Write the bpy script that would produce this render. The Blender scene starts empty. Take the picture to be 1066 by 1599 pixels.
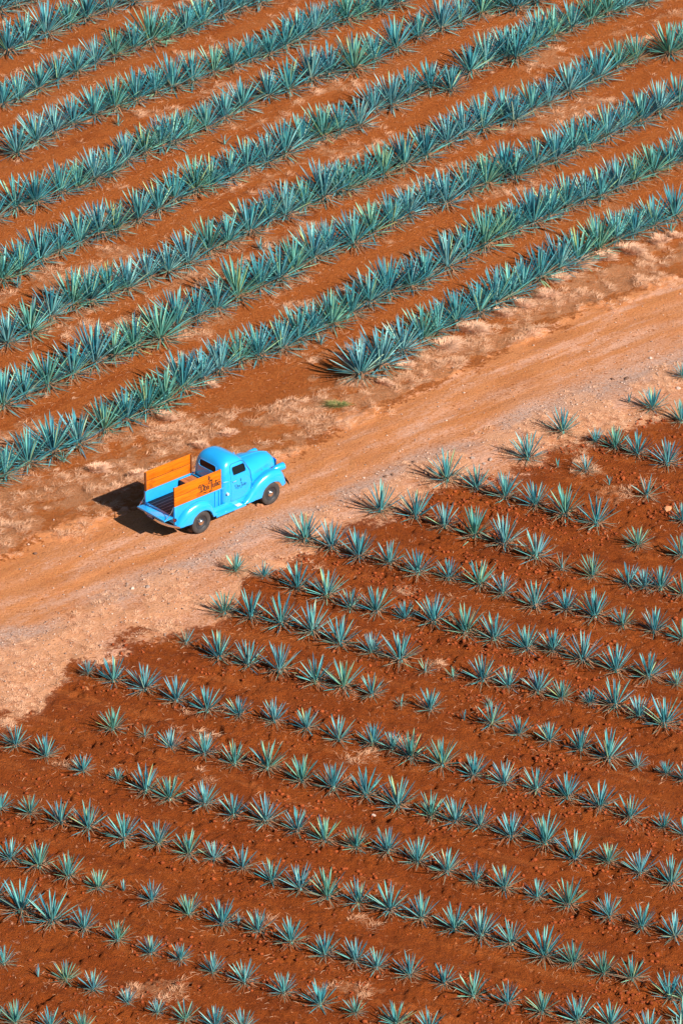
import bpy, bmesh, math, random
import numpy as np
from mathutils import Vector, Matrix
from mathutils.bvhtree import BVHTree

# ------------------------------------------------------------------ camera, light, exposure
scene = bpy.context.scene
PITCH = math.radians(28.0)
DIST = 136.0
cam_data = bpy.data.cameras.new('camera')
cam_data.sensor_fit = 'VERTICAL'
cam_data.sensor_height = 36.0
cam_data.lens = 36.0 * 6770.0 / 1599.0
cam_data.clip_start = 1.0
cam_data.clip_end = 20000.0
camera = bpy.data.objects.new('camera', cam_data)
scene.collection.objects.link(camera)
camera.location = (0.0, -DIST * math.cos(PITCH), DIST * math.sin(PITCH))
camera.rotation_euler = (math.pi / 2 - PITCH, 0, 0)
scene.camera = camera

SUN_ELEV = math.radians(37.0)
SUN_AZ = math.radians(-42.0)          # direction TOWARDS the sun, measured from +X
world = bpy.data.worlds.new('World')
scene.world = world
world.use_nodes = True
wn = world.node_tree.nodes
sky = wn.new('ShaderNodeTexSky')
sky.sky_type = 'NISHITA'
sky.sun_disc = False
sky.sun_elevation = SUN_ELEV
sky.sun_rotation = math.pi / 2 - SUN_AZ
sky.altitude = 1200
sky.air_density = 1.0
sky.dust_density = 0.6
wn['Background'].inputs['Strength'].default_value = 0.05
world.node_tree.links.new(sky.outputs[0], wn['Background'].inputs['Color'])

sun_data = bpy.data.lights.new('sun', 'SUN')
sun_data.energy = 5.0
sun_data.angle = math.radians(0.5)
sun_data.color = (1.0, 0.95, 0.86)
sun = bpy.data.objects.new('sun', sun_data)
scene.collection.objects.link(sun)
sd = Vector((math.cos(SUN_AZ) * math.cos(SUN_ELEV), math.sin(SUN_AZ) * math.cos(SUN_ELEV), math.sin(SUN_ELEV)))
sun.rotation_euler = sd.to_track_quat('Z', 'Y').to_euler()
sun.location = sd * 60

scene.view_settings.view_transform = 'Standard'
scene.view_settings.look = 'None'
scene.view_settings.gamma = 1.0
scene.view_settings.exposure = 0.58
scene.view_settings.use_curve_mapping = False
scene.cycles.max_bounces = 6
scene.cycles.diffuse_bounces = 3
scene.cycles.glossy_bounces = 3

COL = scene.collection
rng = random.Random(11)
nr = np.random.default_rng(5)

# ------------------------------------------------------------------ plant positions (metres on the ground)
YOUNG_ROWS = [
 [(9.44,7.69,0.37,'t'),(10.2,7.21,1,''),(11.08,6.28,1.05,''),(11.34,9.54,0.64,'')],
 [(7.17,5.47,1.09,''),(8.2,4.73,0.67,''),(8.83,4.39,0.98,''),(9.5,3.82,1.03,''),(10.41,3.15,1.13,'')],
 [(5.98,3.6,1.19,''),(6.91,3.09,0.31,'t'),(7.79,2.7,0.77,'d'),(8.48,1.71,0.28,'t'),(9.62,0.89,0.96,'d'),(10.64,-0.67,0.8,'')],
 [(3.34,2.04,1.3,''),(4.29,1.55,1.02,''),(5.16,0.89,1.16,''),(6.08,0.3,1.11,''),(6.98,-0.4,1.3,''),(7.93,-1.04,1.25,''),(9.15,-2.33,0.89,''),(10.45,-2.95,0.94,'')],
 [(1.23,-0.02,1.3,''),(2.33,-0.34,1.3,''),(3.2,-1.03,1.1,''),(4.13,-1.67,1.3,''),(5.03,-2.24,1.29,''),(5.97,-3.11,1.18,''),(6.73,-3.77,0.74,'d'),(7.64,-4.23,0.93,''),(8.71,-4.73,0.93,''),(9.19,-4.99,0.83,''),(9.67,-5.09,0.97,''),(10.32,-5.49,0.83,'')],
 [(-1.12,-1.96,1.19,''),(-0.3,-2.48,1.19,''),(0.54,-3.05,1.18,''),(1.47,-3.57,0.98,''),(2.33,-4.13,1.08,''),(3.27,-4.43,0.88,''),(4.19,-4.84,1.07,''),(4.88,-5.39,0.87,''),(5.81,-6.13,1.11,''),(6.73,-6.48,0.87,''),(7.58,-6.82,1.15,''),(8.4,-7.31,0.77,''),(9.3,-7.7,1,''),(10.11,-8.23,0.91,'')],
 [(-3.22,-3.87,0.74,''),(-2.35,-4.33,0.64,''),(-1.32,-5.04,1.12,''),(-0.44,-5.64,1.16,''),(0.27,-6.23,0.82,''),(1.04,-6.5,1.06,''),(1.9,-6.87,0.77,''),(2.76,-7.16,1.15,''),(3.68,-7.79,1.2,''),(4.53,-8.13,1.05,''),(5.47,-8.71,1,''),(6.24,-8.9,0.9,''),(7.09,-9.42,1.18,''),(8.03,-9.98,1.18,''),(8.97,-10.4,1.03,''),(9.77,-10.76,0.61,'')],
 [(-3.5,-6.58,0.96,''),(-2.7,-6.92,1.15,''),(-1.8,-7.31,1.25,''),(-0.86,-7.84,1.24,''),(-0.03,-8.47,1.14,''),(0.88,-8.99,0.85,''),(1.72,-9.51,1.23,''),(2.45,-10.03,0.61,'d'),(3.26,-10.31,0.47,'d'),(4.12,-10.59,1.08,''),(4.86,-10.94,0.84,''),(5.7,-11.31,0.93,''),(6.38,-11.68,0.79,''),(7.18,-11.96,0.6,''),(7.89,-12.14,1.11,''),(8.55,-12.73,0.83,''),(9.26,-13.13,1.2,'')],
 [(-4.6,-8.37,0.67,'d'),(-3.6,-9.23,1.14,''),(-2.74,-9.7,1.04,''),(-1.81,-10.12,1.18,''),(-0.75,-10.7,1.08,''),(0.07,-10.99,1.12,''),(0.88,-11.45,0.84,''),(1.72,-12,0.46,'d'),(2.55,-12.27,0.88,''),(3.51,-12.82,0.28,'t'),(4.27,-11.91,0.42,'d'),(4.3,-13.13,0.88,''),(5.07,-13.67,0.73,''),(5.91,-14.07,0.78,''),(6.78,-14.51,0.91,''),(7.55,-14.99,1.14,''),(8.34,-15.34,0.59,''),(9.13,-15.77,0.54,''),(9.63,-16.12,0.68,'')],
 [(-7.41,-10.25,0.52,''),(-6.64,-10.67,0.94,''),(-5.71,-11.09,1.03,''),(-4.77,-11.68,1.02,''),(-3.87,-12.27,0.97,''),(-2.94,-12.55,0.79,''),(-1.92,-12.95,0.88,''),(-0.99,-13.4,0.83,''),(-0.07,-13.93,0.92,''),(0.89,-14.2,0.87,''),(1.44,-14.51,0.73,''),(1.95,-14.95,1.09,''),(2.83,-15.43,1.09,''),(3.72,-15.9,0.86,''),(4.56,-16.33,0.9,''),(5.44,-16.67,0.9,''),(6.29,-17.06,0.94,''),(7.16,-17.61,0.98,''),(7.98,-18.11,0.93,''),(8.88,-18.57,0.62,''),(9.43,-18.9,0.75,'')],
 [(-6.53,-13.45,0.83,''),(-5.6,-13.76,0.5,'d'),(-4.84,-14.27,0.78,''),(-3.87,-14.73,0.87,''),(-3.02,-15.25,0.91,''),(-2.08,-15.56,1.09,''),(-1.11,-16.16,0.99,''),(-0.23,-16.59,1.03,''),(0.69,-17.01,1.07,''),(1.56,-17.52,1.16,''),(2.47,-18.02,0.93,''),(3.15,-18.36,0.98,''),(3.8,-18.65,0.84,''),(4.64,-19.12,1.01,''),(5.57,-19.46,1.14,''),(6.35,-20.07,1.14,''),(7.25,-20.43,0.74,''),(8.09,-20.92,0.91,''),(8.89,-21.4,1.04,'')],
 [(-9.25,-14.33,0.82,''),(-8.36,-14.77,0.86,''),(-7.27,-15.6,0.68,''),(-6.27,-16.12,0.45,''),(-5.46,-16.72,1.03,''),(-4.78,-17.1,0.9,''),(-3.79,-17.56,0.89,''),(-2.98,-17.98,0.84,''),(-2.09,-18.36,1.02,''),(-1.22,-18.77,0.88,''),(-0.47,-19.25,0.93,''),(0.4,-19.62,0.83,''),(1.25,-19.95,0.88,''),(2.07,-20.39,0.96,''),(2.85,-20.92,0.91,''),(3.62,-21.4,0.74,''),(4.38,-21.75,0.91,''),(5.24,-22.19,0.73,''),(6.07,-22.5,0.99,''),(7.12,-23.16,0.81,''),(7.97,-23.59,0.85,''),(8.82,-24.04,0.89,'')],
 [(-9.46,-17.6,0.71,''),(-8.61,-17.97,0.71,''),(-7.74,-18.43,0.89,''),(-6.95,-18.76,1.02,''),(-5.96,-19.26,1.01,''),(-5,-19.58,0.97,''),(-4.16,-19.99,0.92,''),(-3.46,-20.27,0.74,''),(-2.68,-20.76,0.83,''),(-1.87,-21.28,0.87,''),(-1.11,-21.71,0.95,''),(-0.37,-22.11,1.08,''),(0.45,-22.42,0.9,''),(1.29,-22.85,1.07,''),(2.14,-23.2,0.94,''),(3,-23.7,0.94,''),(3.69,-24.08,1.02,''),(4.47,-24.43,0.89,''),(5.32,-24.95,1.1,''),(6.06,-25.36,0.84,''),(6.82,-25.81,0.78,''),(7.55,-26.15,0.83,''),(8.48,-26.79,0.94,''),(8.88,-26.93,0.77,'')],
 [(-9.01,-20.28,0.79,''),(-8.2,-20.72,0.96,''),(-7.37,-21.2,0.91,''),(-6.54,-21.68,0.74,''),(-5.86,-21.79,0.3,'t'),(-5.07,-22.31,0.73,''),(-4.07,-22.93,0.81,''),(-3.16,-23.39,0.94,''),(-2.73,-23.47,0.28,'t'),(-2.21,-23.85,0.81,''),(-1.32,-24.39,0.89,''),(-0.43,-24.88,0.8,''),(0.37,-25.16,0.84,''),(0.92,-25.51,0.73,''),(1.78,-25.86,0.84,''),(2.67,-26.25,0.72,''),(3.42,-26.79,0.94,''),(4.29,-27.22,0.77,''),(5.16,-27.56,0.82,''),(6.05,-27.95,0.93,''),(6.88,-28.23,0.87,''),(7.82,-28.56,0.87,''),(8.63,-28.66,0.82,''),(8.79,-27.83,0.83,'')],
 [(-9.28,-22.11,0.86,''),(-8.54,-22.85,1.24,''),(-7.69,-23.39,1.2,''),(-6.82,-23.74,0.81,''),(-5.89,-24.31,0.79,''),(-5,-24.81,0.67,''),(-4.21,-25.18,0.63,''),(-3.35,-25.66,0.67,''),(-2.52,-26.15,0.83,''),(-1.49,-26.69,0.77,''),(-0.55,-27.18,0.88,''),(0.36,-27.66,0.6,''),(1.4,-28.09,0.82,''),(2.24,-28.37,0.82,'')],
 [(-8.83,-25.36,0.67,''),(-7.9,-25.88,0.28,'t'),(-7.17,-26.01,0.72,''),(-6.43,-26.5,0.72,''),(-5.52,-27.03,0.55,''),(-4.73,-27.56,0.49,''),(-4,-27.9,0.71,''),(-3.23,-28.18,0.77,''),(-2.51,-28.33,0.76,'')],
 [(-8.86,-27.71,0.55,''),(-8.35,-27.99,0.82,''),(-7.44,-28.23,0.71,''),(-6.61,-28.33,0.71,'')],
]
MATURE_ROWS = [
 [(0.62,9.4),(1.28,10.12),(2.03,11.25),(2.71,12.09),(3.26,12.74),(3.93,13.5),(4.72,14.26),(5.29,15.03),(5.77,15.55),(6.26,16.23),(6.89,17.12),(7.6,17.92),(8.3,18.56),(9.07,19.54),(9.75,20.36),(10.4,20.91),(11.13,21.57),(11.93,22.3)],
 [(-11.23,1.72),(-10.7,2.25),(-9.99,3),(-9.26,3.81),(-8.47,4.39),(-7.69,5.4),(-7,6.18),(-6.39,6.79),(-5.81,7.39),(-5.23,8.44),(-4.62,9.15),(-4.04,9.78),(-3.41,10.51),(-2.77,10.9),(-2.03,11.45),(-1.45,12.24),(-0.98,12.74),(-0.31,13.4),(0.33,14.26),(0.95,15.03),(1.62,15.81),(2.4,16.33),(2.9,16.86),(3.7,17.92),(4.4,18.99),(5.05,19.81),(5.69,20.63),(6.24,21.18),(6.85,21.74),(7.45,22.41),(8.11,23.15),(8.78,23.71),(9.38,24.11),(10.01,24.86),(10.68,25.56),(11.42,26.26),(12.06,27.03),(12.72,27.62)],
 [(-11.1,7.16),(-10.45,7.87),(-9.71,8.58),(-8.95,9.4),(-8.25,10.27),(-7.63,10.85),(-6.97,11.5),(-6.13,12.09),(-5.56,13.25),(-4.9,13.85),(-4.28,14.52),(-3.58,15.55),(-2.82,16.33),(-2.16,16.96),(-1.66,17.65),(-0.99,18.72),(-0.5,19.37),(0.45,19.92),(1.07,20.91),(1.79,21.74),(2.42,22.58),(3.07,23.26),(3.77,23.54),(4.54,24.57),(5.26,25.15),(5.99,26.03),(6.36,25.91),(7.14,26.79),(7.9,27.5),(8.59,28.4),(9.2,28.82),(9.92,29.73),(10.61,30.53),(11.27,31.14),(12.03,32.08),(12.81,32.83)],
 [(-11.27,11.84),(-10.54,12.64),(-9.91,13.85),(-9.24,14.77),(-8.67,15.14),(-8.04,15.81),(-7.39,16.23),(-6.76,17.12),(-6.04,17.65),(-5.39,18.29),(-4.68,19.26),(-4.02,20.08),(-3.29,21.02),(-2.57,22.02),(-2,22.41),(-1.32,23.26),(-0.67,24),(-0.16,24.57),(0.19,24.69),(0.82,25.44),(1.53,26.03),(2.31,26.91),(3.08,27.8),(3.94,29),(4.55,29.73),(5.29,30.34),(6.12,31.45),(6.49,31.14),(7.18,32.08),(7.89,32.83),(8.68,33.97),(9.33,34.74),(9.9,35.39),(10.72,36.69),(11.44,37.22),(12.79,37.88),(13.43,38.55)],
 [(-11.77,16.96),(-11.19,17.65),(-10.57,18.45),(-9.95,19.37),(-9.26,20.08),(-8.62,20.8),(-8.06,21.07),(-7.25,22.02),(-6.58,22.98),(-6.03,23.83),(-5.29,24.69),(-4.77,25.15),(-4.08,25.85),(-3.46,26.73),(-2.76,27.2),(-2.09,27.92),(-1.48,29),(-0.69,29.61),(-0.07,30.16),(0.65,30.65),(1.21,32.2),(1.9,32.64),(2.57,33.65),(3.39,34.29),(4.17,34.16),(4.96,36.04),(5.6,36.89),(6.37,37.55),(6.76,37.35),(7.3,38.35),(7.79,39.22),(8.36,39.69),(9.11,40.58),(9.91,41.4),(10.64,42.09),(11.31,42.65),(12.2,43.35)],
 [(-12.42,22.13),(-11.73,23.15),(-11.02,23.54),(-10.21,24.4),(-9.59,24.98),(-9.02,25.73),(-8.48,26.2),(-7.92,27.38),(-7.29,28.1),(-6.74,28.7),(-6.32,29),(-5.75,29.73),(-5.08,30.53),(-4.4,31.45),(-3.77,32.52),(-2.79,33.65),(-2.01,34.29),(-1.16,35.26),(-0.47,35.91),(0.47,36.23),(1.25,37.22),(2.13,38.35),(3.03,39.69),(3.93,40.58),(4.71,41.26),(5.57,42.09),(6.29,42.79),(6.95,42.65),(7.8,43.35)],
 [(-12.01,28.1),(-11.35,29.18),(-10.73,30.03),(-10.08,30.96),(-9.33,31.76),(-8.59,32.52),(-7.82,33.34),(-7.11,33.97),(-6.46,34.48),(-5.72,35.06),(-4.93,36.04),(-4.2,36.69),(-3.54,37.35),(-2.8,37.88),(-2.19,38.68),(-1.69,39.35),(-1.06,40.24),(-0.43,41.06),(0.2,41.47),(0.77,41.96),(1.54,42.51),(2.26,43.14)],
 [(-12.86,32.83),(-12.29,33.34),(-11.61,34.29),(-10.93,35.26),(-10.24,36.1),(-9.54,37.02),(-8.83,37.81),(-8.16,38.48),(-7.51,39.15),(-6.84,39.69),(-6.13,40.37),(-5.52,41.06),(-4.78,41.96),(-4.08,42.65),(-3.32,43.28)],
 [(-13.06,38.21),(-12.41,39.02),(-11.66,40.03),(-10.84,41.06),(-10.14,41.82),(-9.26,42.65),(-8.31,43.35)],
 [(-13.71,42.51),(-13.01,43.14),(-12.45,43.63)],
]
ROAD_TOP = [(-14.1,-6.56),(-10.5,-3.02),(-8.63,-1.19),(-7.18,-0.26),(-4.74,1.86),(-2.12,3.86),(-1.3,4.4),(0.15,6.33),(1.41,7.35),(2.7,8.87),(4.89,11.25),(7.14,13.5),(9.44,15.55),(11.93,17.54),(17.64,22.29)]
LANE_LOW = [(-13.66,-11.12),(-10.13,-8.3),(-7.94,-6.63),(-5.9,-4.77),(-4,-2.86),(-2.65,-1.19),(-1.27,0),(0.14,1.21),(2.19,3.05),(4.29,4.86),(6.44,6.7),(9.08,8.97),(11.47,11),(16.96,15.55)]
SOIL_EDGE = [(-13.42,-13.65),(-9.81,-12.86),(-8.74,-12.29),(-8.35,-11.12),(-7.93,-9.63),(-6.7,-8.41),(-5.59,-7.72),(-4.45,-7.53),(-3.52,-6.75),(-3.11,-5.77),(-2.99,-4.16),(-1.64,-2.86),(-0.26,-1.78),(0.64,-0.64),(2.15,0),(2.78,1.51),(3.81,2.26),(5.45,2.52),(6.09,3.28),(7.17,4.4),(8.89,5.68),(9.98,6.46),(11.21,7.16),(16.51,11)]
STRAW_TOP = [(-14.56,-1.69),(-10.82,1.64),(-9.6,1.51),(-8.64,2.61),(-7.87,3.5),(-6.9,4.95),(-5.79,5.68),(-4.86,5.86),(-3.62,6.23),(-2.38,7.16),(-1.65,8.49),(-0.7,9.25),(0.57,9.06),(2.3,10.76),(3.63,12.59),(5.43,14.62),(7.28,16.69),(8.94,18.61),(10.62,20.35),(12.22,21.73),(18.19,27.78)]
STRAW_PATCHES = [(-5.92,6.46,1.26,0.65,0.6),(-10.42,4.86,1.04,1.38,0.6),(-8.19,1.73,1.83,1.35,0.6),(-10.31,0,1.21,1.34,0.6),(-7,2.39,1.43,1.13,0.6),(-8.58,17.65,1.79,1.09,0.6),(-7.54,19.53,1.13,0.7,0.6),(-10.56,17.12,1.12,0.99,0.6),(-4.77,17.65,0.9,0.7,0.6),(-5.08,12.99,1.31,0.77,0.6),(-2.07,16.59,0.67,0.69,0.6),(-1.39,15.03,0.66,0.98,0.6),(3.9,24.85,1.4,0.83,0.6),(2.5,25.43,0.94,0.62,0.6),(7.71,32.36,1.46,0.65,0.6),(8.15,31.43,0.97,0.54,0.6),(10.12,32.05,0.97,0.65,0.6),(4.89,27.18,1.42,0.74,0.6),(1.55,23.7,0.93,0.62,0.6),(-0.79,28.68,0.95,0.64,0.6),(-4.35,38.85,1.01,0.67,0.6),(-10.82,33.31,0.73,0.76,0.6),(-5.84,38.18,1,0.56,0.6),(7.76,39.86,1.26,0.67,0.6),(7.6,24.27,0.7,0.62,0.6),(-10.06,9.06,1.06,0.66,0.6),(-8.84,10.03,1.07,0.57,0.6),(-0.07,16.07,0.67,0.69,0.6),(-10.84,37.85,1,0.78,0.6),(-8.13,22.57,0.92,0.72,0.6),(-2.57,20.35,0.91,0.51,0.6),(3.78,30.5,0.96,0.43,0.6),(6.43,30.5,1.2,0.43,0.6),(9.7,33.31,0.73,0.65,0.6),(-7.35,32.05,0.73,0.54,0.6),(0.51,24.85,0.93,0.52,0.6),(1.69,-4.97,0.97,0.43,0.5),(3.04,-5.57,0.77,0.34,0.5),(-4.71,-26.41,0.83,0.52,0.55),(0.2,-26.41,0.58,0.3,0.5),(0.72,-23.25,0.51,0.34,0.5),(2.58,-9.63,0.41,0.33,0.5),(-3.75,-12.21,0.74,0.33,0.3),(-4.45,-13.65,0.64,0.41,0.4),(0.49,-15.06,0.54,0.4,0.4),(7.92,2.83,0.61,0.73,0.6),(8.64,1.08,0.81,0.72,0.5),(7.58,4.4,0.83,0.46,0.5),(10.3,1.73,0.61,0.36,0.3),(-2.27,-23.25,0.43,0.3,0.4),(-0.99,-10.38,0.56,0.33,0.3),(-0.74,-21.69,0.52,0.31,0.3),(0.13,-16.09,0.54,0.32,0.3),(-8.02,-15.23,0.63,0.32,0.35),(-8.09,-22.94,0.34,0.19,0.2),(1.77,-14.18,0.44,0.41,0.3),(0.13,-11.12,0.45,0.33,0.4),(3.43,-20.58,0.52,0.31,0.25),(-4.2,-15.92,1.08,0.4,0.3)]
TUSSOCKS = [(10.23,19.53,0.42),(9.3,18.99,0.4),(8.36,18.29,0.5),(7.52,17.12,0.35),(6.98,15.75,0.42),(6.15,14.93,0.36),(5.49,14.31,0.3),(4.51,12.99,0.5),(3.55,11.74,0.5),(2.08,10.27,0.3),(11.2,20.46,0.35),(11.79,20.79,0.3),(-5.82,6.46,0.35),(-4.31,8.82,0.22),(-7.73,2.83,0.35),(-6.49,2.39,0.26),(-3.7,5.31,0.26),(2.31,11.74,0.25),(-4.61,4.4,0.28),(1.43,9.06,0.25)]
PUPS = [(-8.4,30.99),(-4.35,29.16),(-11.26,16.59),(-8.89,3.41),(11.73,21.01),(-2.88,19.8),(-0.69,12.09),(-5.33,31.86),(-11,23.59)]
STONES = [(-4.68,-1.23,0.13,'w'),(-2.56,0.43,0.12,'w'),(10.21,0.09,0.13,'o'),(0.71,2.35,0.05,'p'),(-5.88,-4.85,0.09,'g'),(-6.34,-4.93,0.08,'p'),(11.15,8.77,0.09,'p'),(4.77,3.59,0.09,'g'),(4.56,3.32,0.07,'g'),(4.2,3.68,0.1,'g'),(0.89,-17.89,0.07,'p'),(2.76,2.57,0.07,'d'),(2.3,3.41,0.06,'d'),(1.39,2.39,0.07,'d'),(1.61,2.52,0.07,'d'),(2.19,3.14,0.06,'d'),(10.37,11,0.08,'p'),(9,9.45,0.07,'d'),(9.49,9.49,0.1,'d'),(-9.43,-2.69,0.07,'d'),(-9.82,3.5,0.05,'p')]
WEED = (-0.27,7.35)


# ------------------------------------------------------------------ helpers
def tag(o, label=None, cat=None, group=None, kind=None):
    if label: o['label'] = label
    if cat: o['category'] = cat
    if group: o['group'] = group
    if kind: o['kind'] = kind
    return o

def link(o, parent=None):
    COL.objects.link(o)
    if parent is not None: o.parent = parent
    return o

def empty(name, loc=(0, 0, 0), rz=0.0):
    o = bpy.data.objects.new(name, None)
    o.empty_display_size = 0.2
    o.location = loc
    o.rotation_euler = (0, 0, rz)
    COL.objects.link(o)
    return o

def make_mesh(name, verts, faces, mat=None, smooth=None):
    me = bpy.data.meshes.new(name)
    me.from_pydata([tuple(v) for v in verts], [], [tuple(f) for f in faces])
    if mat is not None: me.materials.append(mat)
    if smooth is not None:
        me.polygons.foreach_set('use_smooth', [True] * len(me.polygons))
        me.set_sharp_from_angle(angle=math.radians(smooth))
    me.update()
    return me

def obj(name, verts, faces, mat, parent=None, smooth=None):
    return link(bpy.data.objects.new(name, make_mesh(name, verts, faces, mat, smooth)), parent)

def quads_mesh(name, V, Fq, mat, tint=None, tris=False):
    """fast mesh from numpy arrays, faces all of one size"""
    k = Fq.shape[1]
    me = bpy.data.meshes.new(name)
    me.vertices.add(len(V)); me.vertices.foreach_set('co', V.astype(np.float32).ravel())
    me.loops.add(Fq.size); me.loops.foreach_set('vertex_index', Fq.astype(np.int32).ravel())
    me.polygons.add(len(Fq))
    me.polygons.foreach_set('loop_start', np.arange(0, Fq.size, k, dtype=np.int32))
    me.update(calc_edges=True)
    if mat is not None: me.materials.append(mat)
    if tint is not None:
        a = me.attributes.new('tint', 'FLOAT', 'POINT')
        a.data.foreach_set('value', tint.astype(np.float32))
    return me

class Geo:
    """collects primitive shapes for one part"""
    def __init__(s): s.v = []; s.f = []
    def add(s, v, f):
        n = len(s.v); s.v += [tuple(p) for p in v]; s.f += [tuple(i + n for i in q) for q in f]; return s
    def box(s, x0, x1, y0, y1, z0, z1, b=0.0):
        if b <= 0:
            v = [(x, y, z) for z in (z0, z1) for y in (y0, y1) for x in (x0, x1)]
            f = [(0, 2, 3, 1), (4, 5, 7, 6), (0, 1, 5, 4), (2, 6, 7, 3), (0, 4, 6, 2), (1, 3, 7, 5)]
            return s.add(v, f)
        bm = bmesh.new()
        bmesh.ops.create_cube(bm, size=1.0)
        for q in bm.verts:
            q.co = Vector(((x0 + x1) / 2 + q.co.x * (x1 - x0), (y0 + y1) / 2 + q.co.y * (y1 - y0), (z0 + z1) / 2 + q.co.z * (z1 - z0)))
        bmesh.ops.bevel(bm, geom=list(bm.edges), offset=b, segments=2, affect='EDGES', profile=0.5)
        bm.verts.index_update()
        v = [tuple(q.co) for q in bm.verts]; f = [[q.index for q in fc.verts] for fc in bm.faces]
        bm.free()
        return s.add(v, f)
    def tube(s, pts, r, n=8, cap=True):
        pts = [Vector(p) for p in pts]; rings = []
        for i, p in enumerate(pts):
            d = (pts[min(i + 1, len(pts) - 1)] - pts[max(i - 1, 0)]).normalized()
            a = d.cross(Vector((0, 0, 1)))
            if a.length < 1e-3: a = d.cross(Vector((1, 0, 0)))
            a.normalize(); b = d.cross(a).normalized()
            rr = r[i] if isinstance(r, (list, tuple)) else r
            rings.append([p + (a * math.cos(t) + b * math.sin(t)) * rr for t in [2 * math.pi * k / n for k in range(n)]])
        return s.loft(rings, cap, cap)
    def loft(s, rings, cap0=True, cap1=True, closed=True):
        n = len(rings[0]); v = [p for r in rings for p in r]; f = []
        m = n if closed else n - 1
        for i in range(len(rings) - 1):
            for k in range(m):
                a = i * n + k; b = i * n + (k + 1) % n
                f.append((a, b, b + n, a + n))
        if cap0: f.append(tuple(reversed(range(n))))
        if cap1: f.append(tuple(range((len(rings) - 1) * n, len(rings) * n)))
        return s.add(v, f)
    def rev(s, prof, axis='y', center=(0, 0, 0), n=32):
        """profile of (radius, offset) turned about an axis"""
        rings = []
        for r, o in prof:
            ring = []
            for k in range(n):
                t = 2 * math.pi * k / n; c, q = math.cos(t) * r, math.sin(t) * r
                p = (c, o, q) if axis == 'y' else (o, c, q) if axis == 'x' else (c, q, o)
                ring.append((p[0] + center[0], p[1] + center[1], p[2] + center[2]))
            rings.append(ring)
        return s.loft(rings, True, True)
    def out(s, name, mat, parent=None, smooth=30):
        o = obj(name, s.v, s.f, mat, parent, None)
        bm = bmesh.new(); bm.from_mesh(o.data); bmesh.ops.recalc_face_normals(bm, faces=list(bm.faces)); bm.to_mesh(o.data); bm.free()
        if smooth:
            o.data.polygons.foreach_set('use_smooth', [True] * len(o.data.polygons))
            o.data.set_sharp_from_angle(angle=math.radians(smooth))
        return o

# ---------- value noise in numpy
_tab = nr.random((8, 256, 256))
def vnoise(x, y, scale, seed=0):
    t = _tab[seed % 8]
    x = np.asarray(x, float) / scale + 37.3 * seed; y = np.asarray(y, float) / scale + 11.7 * seed
    xi = np.floor(x).astype(int); yi = np.floor(y).astype(int)
    fx = x - xi; fy = y - yi
    fx = fx * fx * (3 - 2 * fx); fy = fy * fy * (3 - 2 * fy)
    a = t[xi % 256, yi % 256]; b = t[(xi + 1) % 256, yi % 256]; c = t[xi % 256, (yi + 1) % 256]; d = t[(xi + 1) % 256, (yi + 1) % 256]
    return (a * (1 - fx) + b * fx) * (1 - fy) + (c * (1 - fx) + d * fx) * fy
def fbm(x, y, scale, seed=0, octs=4, gain=0.5):
    s = 0; a = 1; tot = 0
    for i in range(octs):
        s = s + a * vnoise(x, y, scale / (2.03 ** i), seed + i); tot += a; a *= gain
    return s / tot
def sstep(a, b, x):
    t = np.clip((x - a) / (b - a), 0, 1); return t * t * (3 - 2 * t)

# ---------- where is road, straw, soil
def _pl(poly): return np.array(sorted(poly))
_rt, _ll, _se, _st = map(_pl, (ROAD_TOP, LANE_LOW, SOIL_EDGE, STRAW_TOP))
def _y(p, X):
    m0 = (p[1, 1] - p[0, 1]) / (p[1, 0] - p[0, 0]); m1 = (p[-1, 1] - p[-2, 1]) / (p[-1, 0] - p[-2, 0])
    y = np.interp(X, p[:, 0], p[:, 1])
    y = np.where(X < p[0, 0], p[0, 1] + (X - p[0, 0]) * 0.9, y)
    return np.where(X > p[-1, 0], p[-1, 1] + (X - p[-1, 0]) * 0.9, y)
RD = np.array((math.cos(math.radians(42)), math.sin(math.radians(42))))
YD = np.array((0.8916, -0.4529)); YN = np.array((0.4529, 0.8916))
MD = np.array((math.cos(math.radians(47.5)), math.sin(math.radians(47.5)))); MN = np.array((-MD[1], MD[0]))

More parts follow.
